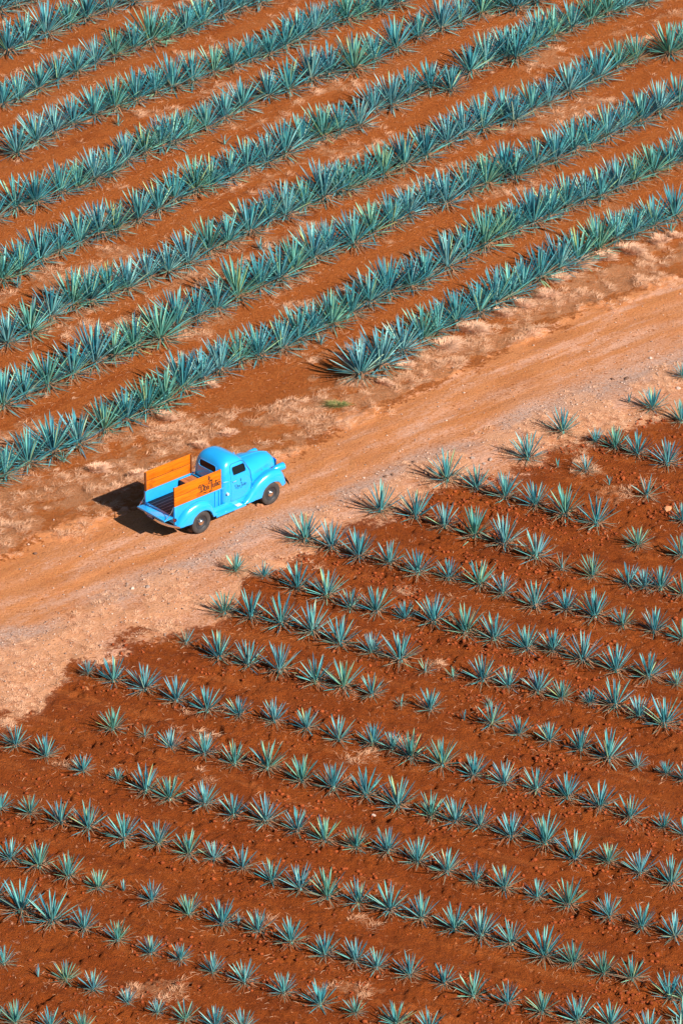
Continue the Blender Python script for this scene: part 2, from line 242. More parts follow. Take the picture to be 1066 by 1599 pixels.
def masks(X, Y):
    """returns lane, pale, gravel, upper (each 0..1) and streak"""
    e1 = (fbm(X, Y, 1.6, 1, 4) - 0.5); e2 = (fbm(X, Y, 0.5, 3, 3) - 0.5)
    yt = _y(_rt, X); yl = _y(_ll, X); ys = _y(_se, X); yst = _y(_st, X)
    along = X * RD[0] + Y * RD[1]; across = -X * RD[1] + Y * RD[0]
    s = (yt - Y) / np.maximum(yt - ys, 0.5)                 # 0 at top edge of the road, 1 where the soil starts
    sl = (yt - Y) / np.maximum(yt - yl, 0.5)
    edge = e1 * 2.2 + e2 * 1.6
    lane = sstep(-0.8, 0.8, (yt - Y) + edge * 0.9) * sstep(-0.9, 0.9, (Y - ys) + edge * 1.1)
    streak = fbm(along / 7.0, across, 0.55, 2, 4, 0.6)
    verge = sstep(-0.8, 0.9, yl - Y + e1 * 2.4)             # pale verge between lane and field
    pale = lane * np.clip(0.75 * verge + sstep(0.50, 0.66, streak) * 0.7 * sstep(0.15, 0.5, s), 0, 1)
    for c0, wd, am in ((0.18, 0.03, 0.35), (0.34, 0.04, 0.85), (0.56, 0.06, 0.8)):
        pale = np.maximum(pale, lane * am * np.exp(-((s + e1 * 0.10 - c0) / wd) ** 2) * sstep(0.22, 0.5, streak + 0.3 * e2))
    gravel = lane * (0.95 * np.exp(-((sl + e1 * 0.16 - 0.98) / 0.15) ** 2) * sstep(0.30, 0.48, fbm(X, Y, 2.6, 5, 3)))
    # straw on the upper bank, between road and first rows
    bank = sstep(-0.55, -0.05, (Y - yt) + edge) * sstep(-0.3, 0.6, (yst - Y) + edge * 2)
    bank = bank * sstep(0.43, 0.58, fbm(along / 2.2, across, 0.75, 4, 4, 0.6) + 0.07)
    straw = bank
    for (bx, by, rx, ry, am) in STRAW_PATCHES:
        d = np.sqrt(((X - bx) / rx) ** 2 + ((Y - by) / ry) ** 2) + e1 * 1.5 + e2 * 1.3
        straw = np.maximum(straw, am * sstep(1.15, 0.55, d))
    # lower verge: matted grass
    low = lane * verge * sstep(0.40, 0.56, fbm(X, Y, 1.1, 6, 4)) * 0.9
    lowleft = sstep(-0.4, 0.5, (Y - ys) + edge * 1.6) * sstep(0.2, -0.9, (Y - yl)) * sstep(-6.2, -8.0, X)
    low = np.maximum(low, lowleft * 0.9)
    um = X * MD[0] + Y * MD[1]; un = X * MN[0] + Y * MN[1]
    wisp = sstep(0.0, 0.8, Y - yt) * sstep(0.50, 0.64, fbm(um / 3.0, un, 0.62, 7, 4, .6)) * .62 * sstep(.35, .6, fbm(X, Y, 6.0, 2, 2))
    straw = np.maximum(straw, wisp)
    upper = sstep(-0.2, 0.4, Y - yt)
    masks.bank = sstep(-1.5, -0.8, (Y - yt) + edge * .5) * sstep(-0.8, 0.9, (yst - Y) + edge)
    return lane, np.clip(pale, 0, 1), np.clip(gravel, 0, 1), upper, np.clip(straw, 0, 1), np.clip(low, 0, 1), streak

def relief(X, Y):
    yt = _y(_rt, X); ys = _y(_se, X)
    road = sstep(-0.3, 0.5, yt - Y) * sstep(-0.3, 0.6, Y - ys)
    along = X * RD[0] + Y * RD[1]; across = -X * RD[1] + Y * RD[0]
    ru = np.cos((X * MN[0] + Y * MN[1] - 9.57) / 3.55 * 2 * math.pi)
    rl = np.cos((X * YN[0] + Y * YN[1] + 9.70) / 2.43 * 2 * math.pi)
    up = sstep(-0.2, 0.6, Y - yt); lo = sstep(0.0, 0.8, ys - Y)
    rough = fbm(X, Y, 0.55, 3, 4, 0.62) - 0.5
    big = fbm(X, Y, 4.0, 1, 3) - 0.5
    clod = sstep(0.38, 0.62, fbm(X, Y, 1.5, 6, 2)) * (sstep(0.55, 0.8, vnoise(X, Y, 0.17, 2)) + 0.6 * sstep(0.5, 0.8, vnoise(X, Y, 0.10, 4)))
    h = up * (0.035 * ru + 0.09 * rough + 0.05 * big)
    h = h + lo * (0.03 * rl + 0.16 * rough + 0.05 * big + 0.07 * clod - 0.12 * sstep(.40, .62, fbm(X, Y, 1.7, 5, 2)) * sstep(.62, .86, fbm(X, Y, .24, 2, 2, .7)) - 0.01)
    lane_r = (fbm(along / 5.0, across, 0.5, 2, 3) - 0.5) * 0.05
    h = h + road * (lane_r + 0.02 * rough - 0.015)
    bank = np.exp(-((Y - yt - 0.25) / 0.45) ** 2) * 0.06 * (0.5 + rough * 2) + np.exp(-((ys - Y + 0.1) / 0.35) ** 2) * 0.05 * (0.4 + rough * 2)
    h = h + bank
    st = masks(X, Y); h = h + st[4] * (.015 + .15 * np.clip(fbm(X, Y, .42, 5, 3) - .38, 0, 1)) + st[5] * .08 * np.clip(fbm(X, Y, .5, 4, 3) - .42, 0, 1)
    # level ground where the pickup stands
    dx = X + 4.0; dy = Y + 0.0
    a = dx * RD[0] + dy * RD[1]; b = -dx * RD[1] + dy * RD[0]
    w = sstep(2.9, 2.2, np.abs(a)) * sstep(1.5, 1.0, np.abs(b))
    return h * (1 - w)

# ------------------------------------------------------------------ materials
def new_mat(name):
    m = bpy.data.materials.new(name); m.use_nodes = True
    return m, m.node_tree.nodes, m.node_tree.links, m.node_tree.nodes['Principled BSDF']

def simple(name, col, rough=0.5, metal=0.0, coat=0.0, noise=0.0, nscale=20.0, spec=0.5, bump=0.0):
    m, n, l, b = new_mat(name)
    b.inputs['Base Color'].default_value = (*col, 1); b.inputs['Roughness'].default_value = rough
    b.inputs['Metallic'].default_value = metal; b.inputs['Coat Weight'].default_value = coat
    b.inputs['Specular IOR Level'].default_value = spec
    b.inputs['Coat Roughness'].default_value = 0.08
    if noise > 0:
        tc = n.new('ShaderNodeTexCoord'); t = n.new('ShaderNodeTexNoise')
        t.inputs['Scale'].default_value = nscale; t.inputs['Detail'].default_value = 6
        l.new(tc.outputs['Object'], t.inputs['Vector'])
        r = n.new('ShaderNodeMapRange'); r.inputs['From Min'].default_value = .3; r.inputs['From Max'].default_value = .7
        r.inputs['To Min'].default_value = 1 - noise; r.inputs['To Max'].default_value = 1 + noise * .5
        l.new(t.outputs['Fac'], r.inputs['Value'])
        mx = n.new('ShaderNodeVectorMath'); mx.operation = 'SCALE'; mx.inputs[0].default_value = col
        l.new(r.outputs[0], mx.inputs['Scale']); l.new(mx.outputs[0], b.inputs['Base Color'])
        if bump > 0:
            bp = n.new('ShaderNodeBump'); bp.inputs['Strength'].default_value = bump; bp.inputs['Distance'].default_value = .01
            l.new(t.outputs['Fac'], bp.inputs['Height']); l.new(bp.outputs[0], b.inputs['Normal'])
    return m

class NT:
    def __init__(s, n, l): s.n = n; s.l = l
    def noise(s, vec, scale, detail=4, rough=.55):
        t = s.n.new('ShaderNodeTexNoise'); t.inputs['Scale'].default_value = scale
        t.inputs['Detail'].default_value = detail; t.inputs['Roughness'].default_value = rough
        s.l.new(vec, t.inputs['Vector']); return t.outputs['Fac']
    def ramp(s, v, a, b, lo=0., hi=1.):
        r = s.n.new('ShaderNodeMapRange'); r.interpolation_type = 'SMOOTHSTEP'
        for k, x in (('From Min', a), ('From Max', b), ('To Min', lo), ('To Max', hi)): r.inputs[k].default_value = x
        s.l.new(v, r.inputs['Value']); return r.outputs[0]
    def mix(s, f, a, b, mode='MIX'):
        m = s.n.new('ShaderNodeMix'); m.data_type = 'RGBA'; m.blend_type = mode
        if isinstance(f, (int, float)): m.inputs[0].default_value = f
        else: s.l.new(f, m.inputs[0])
        for i, x in ((6, a), (7, b)):
            if isinstance(x, tuple): m.inputs[i].default_value = (*x, 1)
            else: s.l.new(x, m.inputs[i])
        return m.outputs[2]
    def math(s, op, a, b=None):
        m = s.n.new('ShaderNodeMath'); m.operation = op
        for i, x in enumerate((a, b)):
            if x is None: continue
            if isinstance(x, (int, float)): m.inputs[i].default_value = x
            else: s.l.new(x, m.inputs[i])
        return m.outputs[0]

def ground_material():
    m, n, l, b = new_mat('red_soil'); N = NT(n, l)
    tc = n.new('ShaderNodeTexCoord'); P = tc.outputs['Object']
    at = n.new('ShaderNodeAttribute'); at.attribute_name = 'mask'
    sp = n.new('ShaderNodeSeparateColor'); l.new(at.outputs['Color'], sp.inputs[0])
    a2 = n.new('ShaderNodeAttribute'); a2.attribute_name = 'mask2'
    s2 = n.new('ShaderNodeSeparateColor'); l.new(a2.outputs['Color'], s2.inputs[0])
    n1 = N.noise(P, 0.55, 5); n2 = N.noise(P, 4.5, 6, .65); n3 = N.noise(P, 28, 4, .7); n4 = N.noise(P, 75, 3, .7)
    n5 = N.noise(P, 11, 5, .7)
    jit = N.math('ADD', N.math('MULTIPLY', N.math('SUBTRACT', n2, .5), 1.5), N.math('MULTIPLY', N.math('SUBTRACT', n5, .5), 1.0))
    def crisp(ch, w=.22, k=1.0):
        return N.ramp(N.math('ADD', ch, N.math('MULTIPLY', jit, k)), .5 - w, .5 + w)
    lane = crisp(sp.outputs[0], .24, 1.75); upper = crisp(s2.outputs[0], .3)
    pale = N.math('MULTIPLY', sp.outputs[1], N.ramp(jit, -.45, .3, .25, 1)); gravel = N.math('MULTIPLY', sp.outputs[2], N.ramp(jit, -.5, .25, .2, 1))
    straw = N.math('MULTIPLY', crisp(s2.outputs[1], .25), N.ramp(s2.outputs[1], 0, .4)); low = N.math('MULTIPLY', crisp(s2.outputs[2], .3), N.ramp(s2.outputs[2], 0, .4))
    soil = N.mix(N.ramp(n1, .35, .65), SOIL_A, SOIL_B)
    soil = N.mix(N.ramp(n2, .42, .68, 0, .75), soil, SOIL_C)
    def furrow(deg, sc):
        fm = n.new('ShaderNodeMapping'); fm.vector_type = 'TEXTURE'; fm.inputs['Rotation'].default_value = (0, 0, math.radians(deg)); fm.inputs['Scale'].default_value = (6.0, 1.0, 1.0)
        l.new(P, fm.inputs['Vector']); return N.noise(fm.outputs[0], sc, 5, .62)
    f1 = furrow(-26.9, 1.5); f2 = furrow(47.5, 1.3)
    soil = N.mix(N.ramp(f1, .53, .66, 0, .65), soil, SOIL_C); soil = N.mix(N.ramp(f1, .46, .34, 0, .55), soil, SOIL_D)
    usoil = N.mix(N.ramp(n2, .38, .66), USOIL_A, USOIL_B)
    usoil = N.mix(N.ramp(f2, .52, .66, 0, .6), usoil, SOIL_B); usoil = N.mix(N.ramp(f2, .46, .34, 0, .5), usoil, ROAD_B)
    soil = N.mix(upper, soil, usoil)
    soil = N.mix(N.ramp(n3, .60, .72, 0, .45), soil, SOIL_D)
    soil = N.mix(N.ramp(n5, .42, .31, 0, .75), soil, SOIL_E)
    road = N.mix(N.ramp(n2, .35, .7), ROAD_A, ROAD_B)
    road = N.mix(N.ramp(n1, .35, .65, 0, .5), road, ROAD_C)
    mr = n.new('ShaderNodeMapping'); mr.vector_type = 'TEXTURE'; mr.inputs['Rotation'].default_value = (0, 0, math.radians(42)); mr.inputs['Scale'].default_value = (5.0, 1.0, 1.0)
    l.new(P, mr.inputs['Vector']); ns = N.noise(mr.outputs[0], 1.2, 6, .66); nt = N.noise(mr.outputs[0], 4.5, 4, .6)
    road = N.mix(N.ramp(N.math('ADD', ns, N.math('MULTIPLY', jit, .14)), .50, .66, 0, .62), road, PALE_A); road = N.mix(N.ramp(N.math('ADD', ns, N.math('MULTIPLY', jit, .12)), .46, .34, 0, .5), road, ROAD_D)
    road = N.mix(N.ramp(nt, .56, .70, 0, .35), road, PALE_B)
    soil = N.mix(N.math('MULTIPLY', at.outputs['Alpha'], N.ramp(jit, -.5, .35, .15, .9)), soil, N.mix(N.ramp(n2, .4, .6), ROAD_A, USOIL_A))
    c = N.mix(lane, soil, road)
    pc = N.mix(N.ramp(n3, .35, .7), PALE_A, PALE_B)
    pf = N.math('MULTIPLY', pale, N.math('MULTIPLY', N.ramp(n5, .32, .60, .30, 1.), N.ramp(n1, .34, .60, .55, 1.)))
    c = N.mix(pf, c, pc)
    gv = n.new('ShaderNodeTexVoronoi'); gv.inputs['Scale'].default_value = 26; l.new(P, gv.inputs['Vector'])
    gs = n.new('ShaderNodeSeparateColor'); l.new(gv.outputs['Color'], gs.inputs[0])
    gc = N.mix(gs.outputs[0], GRAV_A, GRAV_B)
    gf = N.math('MULTIPLY', gravel, N.ramp(n3, .33, .52, .6, 1.))
    c = N.mix(gf, c, gc)
    # crumbs and specks on the track
    c = N.mix(N.math('MULTIPLY', lane, N.ramp(n5, .48, .33, 0, .6)), c, ROAD_D)
    sf = N.math('MULTIPLY', lane, N.ramp(n3, .61, .67, 0, .85))
    c = N.mix(N.math('MULTIPLY', lane, N.ramp(n3, .37, .30, 0, .6)), c, PALE_A)
    c = N.mix(sf, c, SPECK)
    straw = N.math('MULTIPLY', straw, N.math('SUBTRACT', 1.0, N.math('MULTIPLY', lane, .8)))
    lf = N.math('MULTIPLY', N.math('MAXIMUM', N.math('MULTIPLY', straw, .9), low), N.ramp(n3, .36, .60, .15, 1.))
    c = N.mix(N.math('MULTIPLY', lf, .95), c, N.mix(n2, STRAW_A, STRAW_B))
    c = N.mix(N.ramp(n3, .3, .7, 0, .35), c, N.mix(1.0, c, (.62, .58, .55), 'MULTIPLY'))
    l.new(c, b.inputs['Base Color'])
    b.inputs['Roughness'].default_value = .95; b.inputs['Specular IOR Level'].default_value = .15
    h = N.math('ADD', N.math('MULTIPLY', n5, .55), N.math('ADD', N.math('MULTIPLY', n3, .35), N.math('MULTIPLY', n4, .14)))
    bp = n.new('ShaderNodeBump'); bp.inputs['Distance'].default_value = .36
    st = N.math('SUBTRACT', .95, N.math('MULTIPLY', lane, .45))
    l.new(st, bp.inputs['Strength']); l.new(h, bp.inputs['Height']); l.new(bp.outputs[0], b.inputs['Normal'])
    return m

SOIL_A = (.46, .102, .015); SOIL_B = (.37, .074, .010); SOIL_C = (.25, .046, .007); SOIL_D = (.58, .155, .035); SOIL_E = (.13, .022, .005)
USOIL_A = (.60, .165, .036); USOIL_B = (.49, .118, .022)
ROAD_A = (.63, .24, .082); ROAD_B = (.57, .19, .060); ROAD_C = (.67, .28, .12); ROAD_D = (.42, .15, .06)
PALE_A = (.80, .46, .33); PALE_B = (.66, .32, .20)
GRAV_A = (.66, .46, .37); GRAV_B = (.38, .25, .21); SPECK = (.22, .10, .055)
STRAW_A = (.80, .42, .24); STRAW_B = (.66, .28, .12)

def leaf_material(name, cols, edge, dry):
    """blue-green bloom on a stiff leaf, random per leaf, with lit and shaded tones painted into live ones; brown spine at the tip"""
    m, n, l, b = new_mat(name); N = NT(n, l)
    oi = n.new('ShaderNodeObjectInfo'); r = oi.outputs['Random']
    tc = n.new('ShaderNodeTexCoord')
    c = N.mix(N.ramp(r, 0, .5), cols[0], cols[1]); c = N.mix(N.ramp(r, .5, .93), c, cols[2])
    c = N.mix(N.ramp(r, .955, .975), c, cols[3])
    mp = n.new('ShaderNodeMapping'); mp.inputs['Scale'].default_value = (30, 30, 1.6); l.new(tc.outputs['Object'], mp.inputs['Vector'])
    ns = N.noise(mp.outputs[0], 1.0, 3)
    c = N.mix(N.ramp(ns, .35, .7, 0, .55), c, edge)
    sx = n.new('ShaderNodeSeparateXYZ'); l.new(tc.outputs['Object'], sx.inputs[0])
    c = N.mix(N.ramp(sx.outputs[2], .88, .99, 0, .9), c, dry)
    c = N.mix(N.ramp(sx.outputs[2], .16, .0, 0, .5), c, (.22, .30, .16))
    l.new(c, b.inputs['Base Color'])
    b.inputs['Roughness'].default_value = .46; b.inputs['Specular IOR Level'].default_value = .32
    return m

def tint_material(name, ca, cb, rough=.8):
    m, n, l, b = new_mat(name); N = NT(n, l)
    at = n.new('ShaderNodeAttribute'); at.attribute_name = 'tint'
    l.new(N.mix(at.outputs['Fac'], ca, cb), b.inputs['Base Color'])
    b.inputs['Roughness'].default_value = rough; b.inputs['Specular IOR Level'].default_value = .25
    return m

def wood_material(name, ca, cb, cc, axis=0, scale=1.0):
    m, n, l, b = new_mat(name); N = NT(n, l)
    tc = n.new('ShaderNodeTexCoord'); mp = n.new('ShaderNodeMapping')
    sc = [26 * scale] * 3; sc[axis] = 1.3 * scale; mp.inputs['Scale'].default_value = sc
    oi = n.new('ShaderNodeObjectInfo')
    va = n.new('ShaderNodeVectorMath'); va.operation = 'ADD'
    cx = n.new('ShaderNodeCombineXYZ'); l.new(N.math('MULTIPLY', oi.outputs['Random'], 9.0), cx.inputs[0])
    l.new(tc.outputs['Object'], va.inputs[0]); l.new(cx.outputs[0], va.inputs[1]); l.new(va.outputs[0], mp.inputs['Vector'])
    g = N.noise(mp.outputs[0], 1.0, 5, .7); g2 = N.noise(va.outputs[0], 2.6, 4)
    c = N.mix(N.ramp(g, .42, .58), ca, cb); c = N.mix(N.ramp(g, .60, .72, 0, .6), c, cc); c = N.mix(N.ramp(g2, .56, .72, 0, .75), c, cc); c = N.mix(N.ramp(oi.outputs['Random'], 0, 1, 0, .35), c, cb)
    l.new(c, b.inputs['Base Color']); b.inputs['Roughness'].default_value = .6; b.inputs['Specular IOR Level'].default_value = .2
    bp = n.new('ShaderNodeBump'); bp.inputs['Distance'].default_value = .004; bp.inputs['Strength'].default_value = .5
    l.new(g, bp.inputs['Height']); l.new(bp.outputs[0], b.inputs['Normal'])
    return m

M = {}
M['ground'] = ground_material()
M['leaf'] = leaf_material('agave_leaf', ((.008, .100, .175), (.036, .26, .31), (.18, .50, .42), (.40, .56, .26)), (.11, .40, .41), (.24, .13, .08))  # leaf tones from shaded blue to sunlit mint and yellow, put into the colour
M['leaf_green'] = leaf_material('agave_leaf_greenish', ((.02, .14, .15), (.08, .30, .25), (.26, .52, .33), (.44, .50, .18)), (.16, .42, .31), (.24, .13, .08))
M['leaf_pale'] = leaf_material('agave_leaf_dusty', ((.022, .14, .23), (.09, .32, .39), (.27, .54, .50), (.42, .54, .34)), (.21, .46, .47), (.28, .16, .10))
M['old_leaf'] = leaf_material('agave_old_leaf', ((.06, .19, .19), (.14, .26, .20), (.33, .27, .18), (.44, .26, .17)), (.22, .28, .20), (.20, .09, .05))
M['withered'] = tint_material('withered_leaf', (.44, .22, .12), (.22, .10, .055))
M['straw'] = tint_material('straw', (.84, .51, .33), (.64, .32, .17))
M['tussock'] = tint_material('tussock_straw', (.88, .56, .39), (.72, .40, .24))
M['clod'] = tint_material('soil_clod', (.36, .075, .018), (.20, .038, .010), .95)
M['pebble'] = tint_material('pebble', (.62, .42, .32), (.26, .16, .12), .8)
M['weed'] = tint_material('weed', (.15, .20, .06), (.34, .30, .11))
M['stone_o'] = simple('orange_stone', (.62, .27, .12), .9, noise=.3, nscale=14, bump=.6)
M['stone_p'] = simple('pale_stone', (.70, .50, .40), .85, noise=.3, nscale=20, bump=.6)
M['stone_g'] = simple('grey_stone', (.40, .29, .24), .85, noise=.3, nscale=20, bump=.6)
M['stone_d'] = simple('dark_stone', (.16, .08, .05), .9, noise=.3, nscale=20, bump=.6)
M['stone_w'] = simple('clay_stone', (.50, .22, .11), .9, noise=.3, nscale=18, bump=.6)
M['paint'] = simple('sky_blue_paint', (.016, .40, .90), .28, coat=1.0, noise=.05, nscale=3)
M['paint_in'] = simple('sky_blue_bed_paint', (.014, .35, .80), .5, coat=.1, noise=.1, nscale=6)
M['seam'] = simple('door_gap', (.01, .09, .2), .8)
M['tyre'] = simple('tyre_rubber', (.055, .045, .042), .8, noise=.35, nscale=9)
M['rim'] = simple('dark_rim', (.03, .03, .035), .5)
M['chrome'] = simple('chrome', (.80, .78, .76), .16, metal=1.0)
M['black'] = simple('black_paint', (.015, .015, .018), .5)
M['underside'] = simple('chassis', (.03, .025, .022), .8)
M['glass'] = simple('dark_window_glass', (.012, .016, .018), .15, spec=.15)
M['wood'] = wood_material('orange_varnished_wood', (.76, .205, .003), (.56, .120, .003), (.20, .035, .004))
M['wood_dark'] = wood_material('dark_stake_wood', (.22, .07, .02), (.14, .04, .015), (.08, .03, .01), axis=2)
M['wood_box'] = wood_material('box_wood', (.56, .22, .09), (.44, .15, .05), (.28, .09, .03), axis=1)
M['wood_bed'] = wood_material('bed_floor_wood', (.115, .078, .075), (.075, .048, .05), (.16, .07, .05))
M['strip'] = simple('bed_strip_metal', (.30, .26, .26), .4, metal=.7)
M['ink'] = simple('brown_black_ink', (.045, .018, .012), .6)
M['door_ink'] = simple('blue_ink', (.01, .12, .27), .5)
M['hood_ink'] = simple('slate_blue_ink', (.05, .18, .33), .5)
M['plate'] = simple('plate_blue', (.015, .045, .22), .4)
M['plate_white'] = simple('plate_white', (.55, .60, .75), .5)
M['red'] = simple('tail_lamp_red', (.35, .01, .01), .2, coat=.5)
M['lens'] = simple('lamp_glass', (.75, .8, .8), .1)
M['seat'] = simple('brown_seat', (.07, .045, .04), .7)
M['steel'] = simple('bright_steel', (.75, .74, .72), .3, metal=.9)
M['white'] = simple('worn_white_step', (.72, .74, .74), .5, noise=.2, nscale=30)
# ------------------------------------------------------------------ the ground: one sheet out to the horizon
GX0, GX1, GY0, GY1 = -17.5, 18.5, -33.0, 50.0
DX, DY = 0.062, 0.078
def _axis(a, b, d, outer):
    core = np.arange(a, b + d / 2, d)
    lo = a - np.array(outer)[::-1]; hi = core[-1] + np.array(outer)
    return np.concatenate([lo, core, hi]), len(outer)
OUT = [0.6, 2, 5, 12, 30, 80, 220, 600, 1600, 4000]
gx, no = _axis(GX0, GX1, DX, OUT); gy, _ = _axis(GY0, GY1, DY, OUT)
GXX, GYY = np.meshgrid(gx, gy)
HH = relief(GXX, GYY)
far = np.maximum(np.maximum(GX0 - GXX, GXX - GX1), np.maximum(GY0 - GYY, GYY - GY1))
HH = HH * np.clip(1 - far / 3.0, 0, 1)
def ground_z(x, y):
    x = np.asarray(x, float); y = np.asarray(y, float)
    fx = np.clip((x - GX0) / DX, 0, len(gx) - 2 * no - 2); fy = np.clip((y - GY0) / DY, 0, len(gy) - 2 * no - 2)
    i = fx.astype(int); j = fy.astype(int); fx = fx - i; fy = fy - j; i = i + no; j = j + no
    return (HH[j, i] * (1 - fx) + HH[j, i + 1] * fx) * (1 - fy) + (HH[j + 1, i] * (1 - fx) + HH[j + 1, i + 1] * fx) * fy
V = np.stack([GXX.ravel(), GYY.ravel(), HH.ravel()], 1)
nx, ny = len(gx), len(gy)
idx = np.arange(nx * ny).reshape(ny, nx)
Fq = np.stack([idx[:-1, :-1].ravel(), idx[:-1, 1:].ravel(), idx[1:, 1:].ravel(), idx[1:, :-1].ravel()], 1)
gm = quads_mesh('ground', V, Fq, M['ground'])
lane, pale, gravel, upper, straw, low, streak = masks(GXX, GYY); bank_area = masks.bank
for nm, ch in (('mask', (lane, pale, gravel)), ('mask2', (upper, straw, low))):
    a = gm.attributes.new(nm, 'FLOAT_COLOR', 'POINT')
    c = np.ones((nx * ny, 4), np.float32)
    for i, q in enumerate(ch): c[:, i] = q.ravel()
    if nm == 'mask': c[:, 3] = bank_area.ravel()
    a.data.foreach_set('color', c.ravel())
gm.polygons.foreach_set('use_smooth', np.ones(len(gm.polygons), bool))
tag(link(bpy.data.objects.new('ground', gm)), 'red tilled soil crossed by a pale dirt track', None, None, 'structure')

# ------------------------------------------------------------------ agaves
def leaf_mesh(bend, twist, hw=.041, wid=1.0):
    ts = [0, .10, .30, .55, .78, .92, 1.0]; ws = [.62, .66, .95, 1.0, .72, .40, .04]
    v = []; f = []
    for t, w in zip(ts, ws):
        h = hw * w * wid; a = twist * t
        x0 = bend * t * t; z0 = t - .35 * bend * bend * t * t
        for (lx, ly) in ((-.002 - h * .30, -h), (h * .10, 0), (-.002 - h * .30, h), (h * .10 + .009 * (1 - .9 * t) + .002, 0)):
            v.append((x0 + lx * math.cos(a) - ly * math.sin(a) * .3, ly * math.cos(a) + lx * math.sin(a), z0))
    for i in range(len(ts) - 1):
        for k in range(4):
            q = i * 4
            f.append((q + k, q + (k + 1) % 4, q + 4 + (k + 1) % 4, q + 4 + k))
    f.append((3, 2, 1, 0)); f.append((24, 25, 26, 27))
    return v, f
def _lm(name, mat, *a):
    v, f = leaf_mesh(*a)
    me = make_mesh(name, v, f, mat)
    bm = bmesh.new(); bm.from_mesh(me); bmesh.ops.recalc_face_normals(bm, faces=list(bm.faces)); bm.to_mesh(me); bm.free()
    return me
LEAF = [_lm('agave_leaf', M['leaf'], b, t, .041, w) for b, t, w in ((-.03, 0, 1), (.0, .15, .92), (.03, -.12, 1.06), (.06, .1, .96), (.10, -.1, 1.0), (.02, 0, .85))]
LEAF_G = [_lm('agave_leaf', M['leaf_green'], b, t, .041, w) for b, t, w in ((-.02, 0, 1), (.0, .12, .95), (.03, -.1, 1.05), (.08, .1, .96))]
LEAF_P = [_lm('agave_leaf', M['leaf_pale'], b, t, .041, w) for b, t, w in ((-.02, 0, 1), (.0, -.12, .92), (.04, .1, 1.02), (.09, -.1, .96))]
OLD = [_lm('agave_old_leaf', M['old_leaf'], b, t, .038, w) for b, t, w in ((.08, .1, 1), (.16, -.2, .9), (.24, .15, .95), (.02, .1, .8))]

def heart_mesh(mat):
    g = Geo(); rings = []
    for z, r in ((0, .085), (.10, .10), (.25, .06), (.5, .030), (.8, .014), (.97, .003)):
        rings.append([(r * math.cos(t), r * math.sin(t), z) for t in [2 * math.pi * k / 7 for k in range(7)]])
    g.loft(rings)
    return make_mesh('agave_heart', g.v, g.f, mat)
HEART = heart_mesh(M['leaf'])

def ribbons(n, seed, rmin, rmax, z0, wmin, wmax, up=.1):
    """drooping dead leaves around the foot of a plant, one joined mesh"""
    r = random.Random(seed); V = []; Fc = []; T = []
    for i in range(n):
        az = 2 * math.pi * (i + r.random()) / n; L = r.uniform(rmin, rmax); w = r.uniform(wmin, wmax); tn = r.random()
        c, s = math.cos(az), math.sin(az); curl = r.uniform(-.25, .25); zz = z0 * r.uniform(.6, 1.2); q = len(V)
        for t, ww in ((0, .8), (.35, 1), (.7, .7), (1, .05)):
            d = .05 + L * t; z = zz * (1 - t) ** 1.2 + up * math.sin(math.pi * min(1, t * 1.3)) * .6 + .012
            a2 = az + curl * t * t; cx, sy = d * math.cos(a2), d * math.sin(a2)
            V += [(cx + s * w * ww, sy - c * w * ww, z), (cx - s * w * ww, sy + c * w * ww, z + .006), (cx, sy, z - .012)]
            T += [tn] * 3
        for k in range(3):
            b = q + 3 * k
            Fc += [(b, b + 3, b + 4, b + 1), (b + 1, b + 4, b + 5, b + 2), (b + 2, b + 5, b + 3, b)]
    return quads_mesh('withered_leaves', np.array(V), np.array(Fc), M['withered'], np.array(T))
DRY_YOUNG = [ribbons(20, s, .26, .52, .13, .006, .013, .06) for s in range(5)]
DRY_MATURE = [ribbons(34, 40 + s, .35, .75, .22, .008, .018, .14) for s in range(5)]

